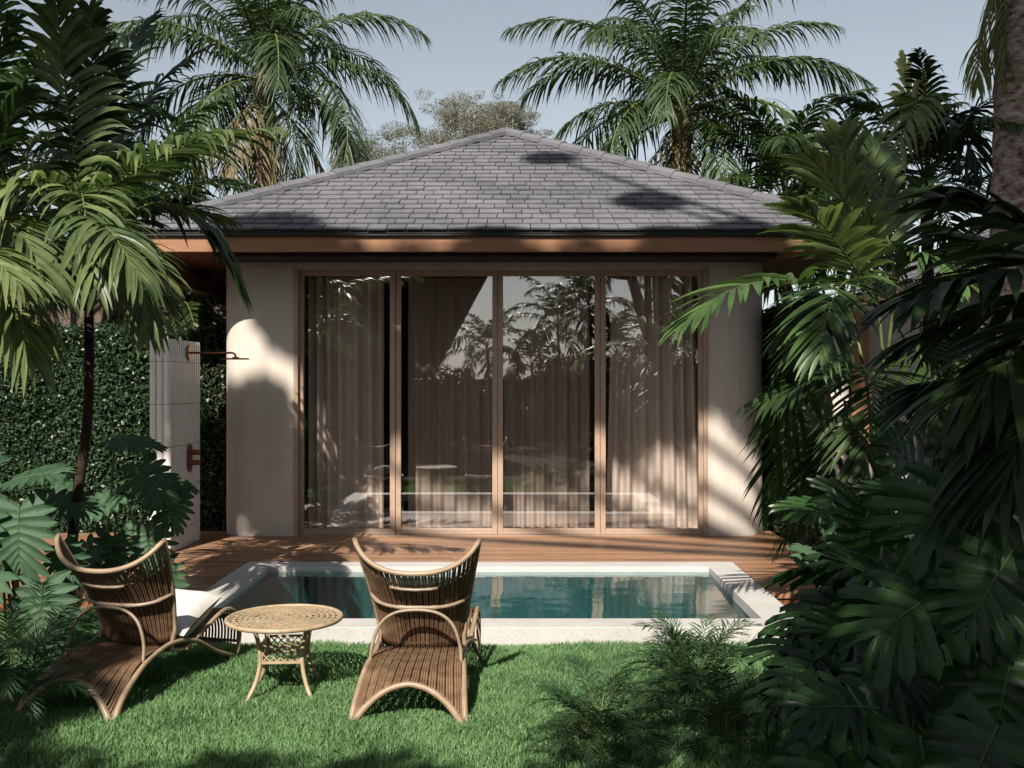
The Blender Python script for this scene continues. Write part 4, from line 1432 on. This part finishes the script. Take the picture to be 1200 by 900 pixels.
hedge('hedge', 3.9, 12, 12.0, 13, 2.35, 46000, 'sunlit hedge beyond the areca palm on the right', 93, .058, 'hedge', .05, 'ft')
gw = empty('garden_wall', (2.8, 9.6, GZ), 'cream garden wall end overgrown with dark ivy, right of the deck', 'wall')
gm = MB(); gm.box(2.68, 2.86, 8.92, 15.0, GZ - .05, 2.25)
rel(gw, gm.build('masonry', M['plaster'], gw, bevel=.006))
g = np.random.default_rng(5)
k = 15000
y_ = g.uniform(8.95, 12.5, k); z_ = GZ + (2.3 - GZ) * g.random(k) ** .9
p = np.stack([2.66 - np.abs(g.normal(0, .05, k)), y_, z_], 1)
k2 = 700
pf = np.stack([2.66 + np.abs(g.normal(0, .025, k2)), np.full(k2, 8.90), GZ + 2.3 * g.random(k2)], 1)
p = np.concatenate([p, pf]) - np.array(gw.location)
link('ivy', leaves_at('ivy', g, p, np.tile(np.array([-.8, -.2, .4]), (len(p), 1)), .06, M['ivy'], .6, .6), gw)
ps = empty('gate_post', (2.97, 9.0, GZ), 'reddish timber post against the cream wall behind the areca palm', 'post')
pm_ = MB(); pm_.box(-.075, .075, -.06, .06, -.05, 2.12); pm_.build('shaft', M['post'], ps, bevel=.006)
cpm = MB(); cpm.box(-.14, .10, -.075, .075, 2.123, 2.24); cpm.build('cap', M['post'], ps, bevel=.006)
gw2 = empty('garden_wall', (3.3, 9.3, GZ), 'short cream wall panel to the right of the timber gate post', 'wall')
gm = MB(); gm.box(-.24, .30, -.06, .08, -.05, 2.3); gm.build('masonry', M['plaster'], gw2, bevel=.006)
# wall in the dark passage on the left
gw3 = empty('garden_wall', (-5.2, 13.2, GZ), 'dark brown passage wall in the shade behind the left hedge', 'wall')
gm = MB(); gm.box(-2.6, 2.0, -.1, .1, -.05, 2.75); gm.build('masonry', plain('brown_render', (0.10, 0.07, 0.055), (0.14, 0.10, 0.08), 4, .9), gw3)

def neighbour(cx, cy, w_, d_, ez, az, label, seed):
    root = empty('villa', (cx, cy, 0), label, 'house')
    b = MB(); b.box(-w_ / 2 + .6, w_ / 2 - .6, -d_ / 2 + .6, d_ / 2 - .6, -.15, ez - .15); b.build('wall', M['plaster'], root)
    r_ = MB(); r2 = random.Random(seed)
    hx, hy = w_ / 2, d_ / 2
    h_ = min(hx, hy)
    for side in range(4):
        run = hy if side % 2 == 0 else hx
        wid = hx if side % 2 == 0 else hy
        rot = Matrix.Rotation(side * PI / 2, 4, 'Z')
        n = 12
        for c in range(n):
            u0, u1 = c / n, min(1, (c + 1.2) / n)
            lap = (h_, )
            half = wid - h_ * u0; half1 = wid - h_ * u1
            yy0, yy1 = -run + h_ * u0, -run + h_ * u1
            z0_, z1_ = ez + (az - ez) * u0 + .03, ez + (az - ez) * u1 + .004
            x = -half
            while x < half - .02:
                xe = min(half, x + .34)
                a1_, b1_ = max(-half1, min(half1, x)), max(-half1, min(half1, xe - .008))
                r_.add([rot @ Vector(v) for v in ((x, yy0, z0_), (xe - .008, yy0, z0_), (b1_, yy1, z1_), (a1_, yy1, z1_), (x, yy0, z0_ - .025), (xe - .008, yy0, z0_ - .025))], [(0, 1, 2, 3), (4, 5, 1, 0)])
                x = xe
    r_.add([(-hx + .02, -hy + .02, ez - .01), (hx - .02, -hy + .02, ez - .01), (hx - .02, hy - .02, ez - .01), (-hx + .02, hy - .02, ez - .01)], [(3, 2, 1, 0)])
    r_.build('roof', M['roof_tile'], root)
    f_ = MB()
    for (a, b_, c, d) in ((-hx + .03, hx - .03, -hy + .03, -hy + .08), (-hx + .03, hx - .03, hy - .08, hy - .03), (-hx + .03, -hx + .08, -hy + .081, hy - .081), (hx - .08, hx - .03, -hy + .081, hy - .081)):
        f_.box(a, b_, c, d, ez - .20, ez - .015)
    f_.build('fascia', M['fascia'], root)
    return root
neighbour(-10.0, 16.5, 7.4, 7.4, 3.3, 5.0, 'neighbouring villa whose grey roof shows between palm fronds at the left edge', 5)
neighbour(10.2, 18.5, 7.5, 7.5, 3.2, 5.2, 'neighbouring villa whose roof shows in slits through the palms on the right', 6)

# feathery gum trees far behind the roof
def gum(px, py, d, hgt, wd, label, seed):
    r2 = random.Random(seed)
    top = P(px, py, d); base = Vector((top.x, d, GZ))
    root = empty('gum_tree', base, label, 'tree', 'pale trees far beyond the roof')
    H = top.z - GZ
    cs = []; rs = []
    t_ = MB()
    fork = Vector((0, 0, H * .45))
    t_.tube([Vector((0, 0, -.2)), Vector((.2, 0, H * .25)), fork], [.30, .24, .2], 8)
    for i in range(20):
        a = r2.uniform(0, 6.28); rad_ = wd * math.sqrt(r2.random())
        c = Vector((math.cos(a) * rad_, math.sin(a) * rad_ * .7, H - hgt * (r2.uniform(.0, .25) + .75 * (rad_ / wd) ** 1.6 * r2.uniform(.3, 1.0))))
        t_.tube(bez(fork, (fork + c) * .5 + Vector((c.x * .2, 0, -.4)), c, 8), [.11 - .012 * k for k in range(8)], 5)
        cs.append(c); rs.append(wd * r2.uniform(.26, .46))
        for _ in range(4):
            cs.append(c + Vector((r2.gauss(0, .32) * wd, r2.gauss(0, .2) * wd, r2.gauss(0, .12) * wd))); rs.append(wd * r2.uniform(.08, .2))
    t_.build('trunk', M['gum_bark'], root, True)
    link('crown', leaf_cloud('crown', seed, cs, rs, 26000, .075, M['tree_far'], .55), root)
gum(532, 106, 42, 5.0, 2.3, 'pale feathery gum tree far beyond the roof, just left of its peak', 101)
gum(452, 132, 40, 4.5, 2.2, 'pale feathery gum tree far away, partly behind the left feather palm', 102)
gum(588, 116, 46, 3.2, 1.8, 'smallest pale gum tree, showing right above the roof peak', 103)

# ================================================================== BEHIND THE CAMERA (some mirrored in the glass; the trees are added for their shade)
def broad_tree(loc, blobs, n, size, label, seed, trunk_top, r=.22):
    root = empty('added_shade_tree', loc, label, 'tree')
    L_ = Vector(loc)
    t_ = MB()
    tt = Vector(trunk_top) - L_
    t_.tube(spline([Vector((0, 0, -.1)), tt * .5 + Vector((.15, .1, 0)), tt], 6), [r * (1 - .4 * i / 12) for i in range(13)], 9)
    for (c, rad_) in blobs:
        t_.tube(bez(tt, (tt + Vector(c) - L_) * .5 + Vector((0, 0, -.2)), Vector(c) - L_, 7), [r * .45 * (1 - .11 * k) for k in range(7)], 5)
    t_.build('trunk', M['bark_dark'], root, True)
    cs = [tuple(Vector(c) - L_) for c, _ in blobs]; rs = [rad_ for _, rad_ in blobs]
    link('crown', leaf_cloud('crown', seed, cs, rs, n, size, M['tree'], .75), root)
    return root
# unseen tree added to shade the glass front; crown shaped along the sun's path
broad_tree((3.6, -4.6, GZ), [((-6.5, -3, 12.7), .75), ((-5.65, -3, 12.3), .6), ((-5.62, -3, 14.22), .54), ((-1.2, -3, 14.05), .42), ((-5.0, -3, 13.55), .64), ((-4.2, -3.1, 13.5), .64), ((-3.4, -3, 13.55), .64), ((-2.6, -3.1, 13.68), .54), ((-1.8, -3, 13.72), .52), ((-1.0, -3.1, 13.5), .64), ((-.2, -3, 13.3), .8), ((.7, -3, 13.0), .9),
                             ((-5.97, -3, 13.17), .30), ((-2.2, -3, 15.35), .36), ((-3.55, -3, 17.5), .30), ((.2, -3, 14.4), .6)],
           19000, .20, 'very tall unseen tree added behind the viewer, crown shaped to shade the glass front', 201, (2.6, -4.0, 10.9), .24)
# right: unseen tree added to shade the monstera and the areca
broad_tree((3.4, -3.8, GZ), [((-.35, -3, 5.6), .85), ((-.75, -3, 6.5), .75), ((.3, -3, 6.5), 1.0), ((-.1, -3, 7.5), .85), ((.9, -3, 7.6), 1.0), ((1.5, -3, 6.4), 1.1), ((.5, -3, 8.6), .9), ((1.7, -3, 8.7), 1.1), ((2.5, -3, 7.4), 1.2), ((1.2, -3, 5.4), 1.0), ((.3, -3, 4.8), .9), ((2.6, -3, 5.8), 1.1), ((-1.5, -3, 6.35), .38), ((-.25, -3, 9.4), .5)],
           9500, .20, 'unseen leafy tree added behind the viewer to shade the right planting', 202, (2.6, -3.6, 4.0), .2)
# unseen tree added to shade the left front corner and near lawn edge
broad_tree((-8.2, -3.6, GZ), [((-5.0, -3, 6.9), .85), ((-5.2, -3, 5.9), .95), ((-4.6, -3, 7.5), .55), ((-3.75, -3, 6.35), .34), ((-3.1, -3, 6.3), .36), ((-2.45, -3, 6.28), .34), ((-4.3, -3, 6.5), .40), ((-6.4, -3, 6.6), 1.2), ((-7.4, -3, 5.6), 1.2), ((-4.9, -3, 5.0), .9), ((-6.2, -3, 7.6), .8), ((-6.0, -3, 5.0), 1.0)],
           10000, .20, 'unseen leafy tree added behind the viewer to shade the left front corner', 203, (-7.4, -3.4, 4.2), .2)
crown_palm_b = None
def back_palm(x, y, z, label, seed, key, n, scale, r=.07):
    r2 = random.Random(seed)
    root = empty('palm_tree', (x, y, GZ), label, 'palm tree')
    top = Vector((0, 0, z - GZ))
    trunk(root, [Vector((0, 0, -.05)), top * .5 + Vector((.06, 0, 0)), top], r, r * .75, M['bark_palm'], True, seed, 10)
    crown(root, key, top, n, r2, yaw0=seed, scale=scale)
back_palm(1.75, -6, 3.6, 'palm behind the viewer mirrored in the third glass door', 301, 'dark', 16, .95)
back_palm(3.3, -6.5, 5.6, 'taller palm behind the viewer mirrored in the rightmost glass door', 302, 'feather', 18, .8, .12)
hedge('hedge', -9, 9, -10.6, -9.6, 1.7, 10000, 'long low hedge behind the viewer, at the back of the rear planting', 94, .10, 'hedge', .02, 'b')
sr = random.Random(8)
for i, lb in enumerate(('leafy shrub at the far left of the rear planting', 'tall leafy shrub under the dark sail', 'round leafy shrub behind the sail post', 'broad leafy shrub in the middle of the rear planting', 'low leafy shrub between the rear palms', 'tall leafy shrub behind the rear palms', 'leafy shrub at the far right of the rear planting')):
    x = -7.5 + i * 2.3; L0 = Vector((x, -8.2, GZ)); h_ = sr.uniform(1.5, 2.3)
    root = empty('shrub', L0, lb + ', behind the viewer', 'shrub')
    t_ = MB(); cs = []; rs = []
    for q in range(9):
        c = Vector((sr.uniform(-1.3, 1.3), sr.uniform(-.5, .5), h_ * sr.uniform(.25, 1.0)))
        t_.tube([Vector((0, 0, -.05)), c * .5 + Vector((0, 0, .1)), c], [.04, .03, .012], 6); cs.append(c); rs.append(sr.uniform(.4, .7))
    t_.build('branches', M['bark_dark'], root, True)
    link('foliage', leaf_cloud('foliage', 400 + i, cs, rs, 4200, .16, M['tree'], .8), root)
sl_ = empty('added_dark_sail', (-3.8, -6, GZ), 'dark sail on four posts added behind the viewer, shaped for its reflection in the left doors', 'shade sail')  # sail added only for the dark diagonal mirrored in the left doors
cor = [Vector((-.58, -2.6, 4.2)), Vector((-2.55, -9.6, 1.7)), Vector((-8.0, -9.2, 1.2)), Vector((-7.6, -2.6, 4.8))]
vs = []
n = 12
for j in range(n + 1):
    for i in range(n + 1):
        u, v = i / n, j / n
        p = (cor[0] * (1 - u) + cor[3] * u) * (1 - v) + (cor[1] * (1 - u) + cor[2] * u) * v
        p.z -= .35 * math.sin(PI * u) * math.sin(PI * v)
        vs.append(p - sl_.location)
sm = MB(); sm.add(vs, [(j * (n + 1) + i, j * (n + 1) + i + 1, (j + 1) * (n + 1) + i + 1, (j + 1) * (n + 1) + i) for j in range(n) for i in range(n)])
sm.build('canopy', plain('dark_canvas', (0.03, 0.02, 0.016), (0.045, 0.03, 0.025), 5, .9), sl_, True, solid=.01)
for c in cor:
    q = MB(); q.tube([Vector((c.x, c.y, GZ - .05)) - sl_.location, c + Vector((0, 0, .05)) - sl_.location], .035, 8)
    q.build('post', M['black_metal'], sl_, True)

for (x, y, z, sd, key, n, sc, lb) in ((.3, -7.2, 2.0, 311, 'dark', 14, .9, 'low bushy palm in front of the rear hedge, left of its neighbours'), (-.9, -7.0, 2.5, 312, 'dark', 14, .85, 'bushy palm beside the dark sail behind the viewer'),
                                      (2.6, -7.4, 2.4, 313, 'dark', 16, .95, 'bushy palm between the two taller rear palms'), (4.6, -7.0, 2.6, 314, 'dark', 16, 1.0, 'bushy palm at the right end of the rear planting'), (1.1, -10.0, 3.3, 315, 'dark', 16, 1.1, 'dark palm standing beyond the rear hedge')):
    back_palm(x, y, z, lb, sd, key, n, sc, .05)

broad_tree((4.6, 1.2, GZ), [((1.5, 2.0, 4.2), .85), ((2.4, 2.4, 4.3), .9), ((3.2, 2.9, 4.2), .9), ((1.3, 1.0, 4.4), .8), ((2.2, .8, 4.6), .9), ((3.1, 1.4, 4.5), .9), ((3.7, 3.6, 4.1), .8), ((2.7, 2.0, 5.0), .9)],
           7000, .16, 'unseen leafy tree added above the picture to darken the monstera bed', 204, (4.0, 1.6, 2.8), .13)  # unseen crown added to block sky and sun from the right foreground
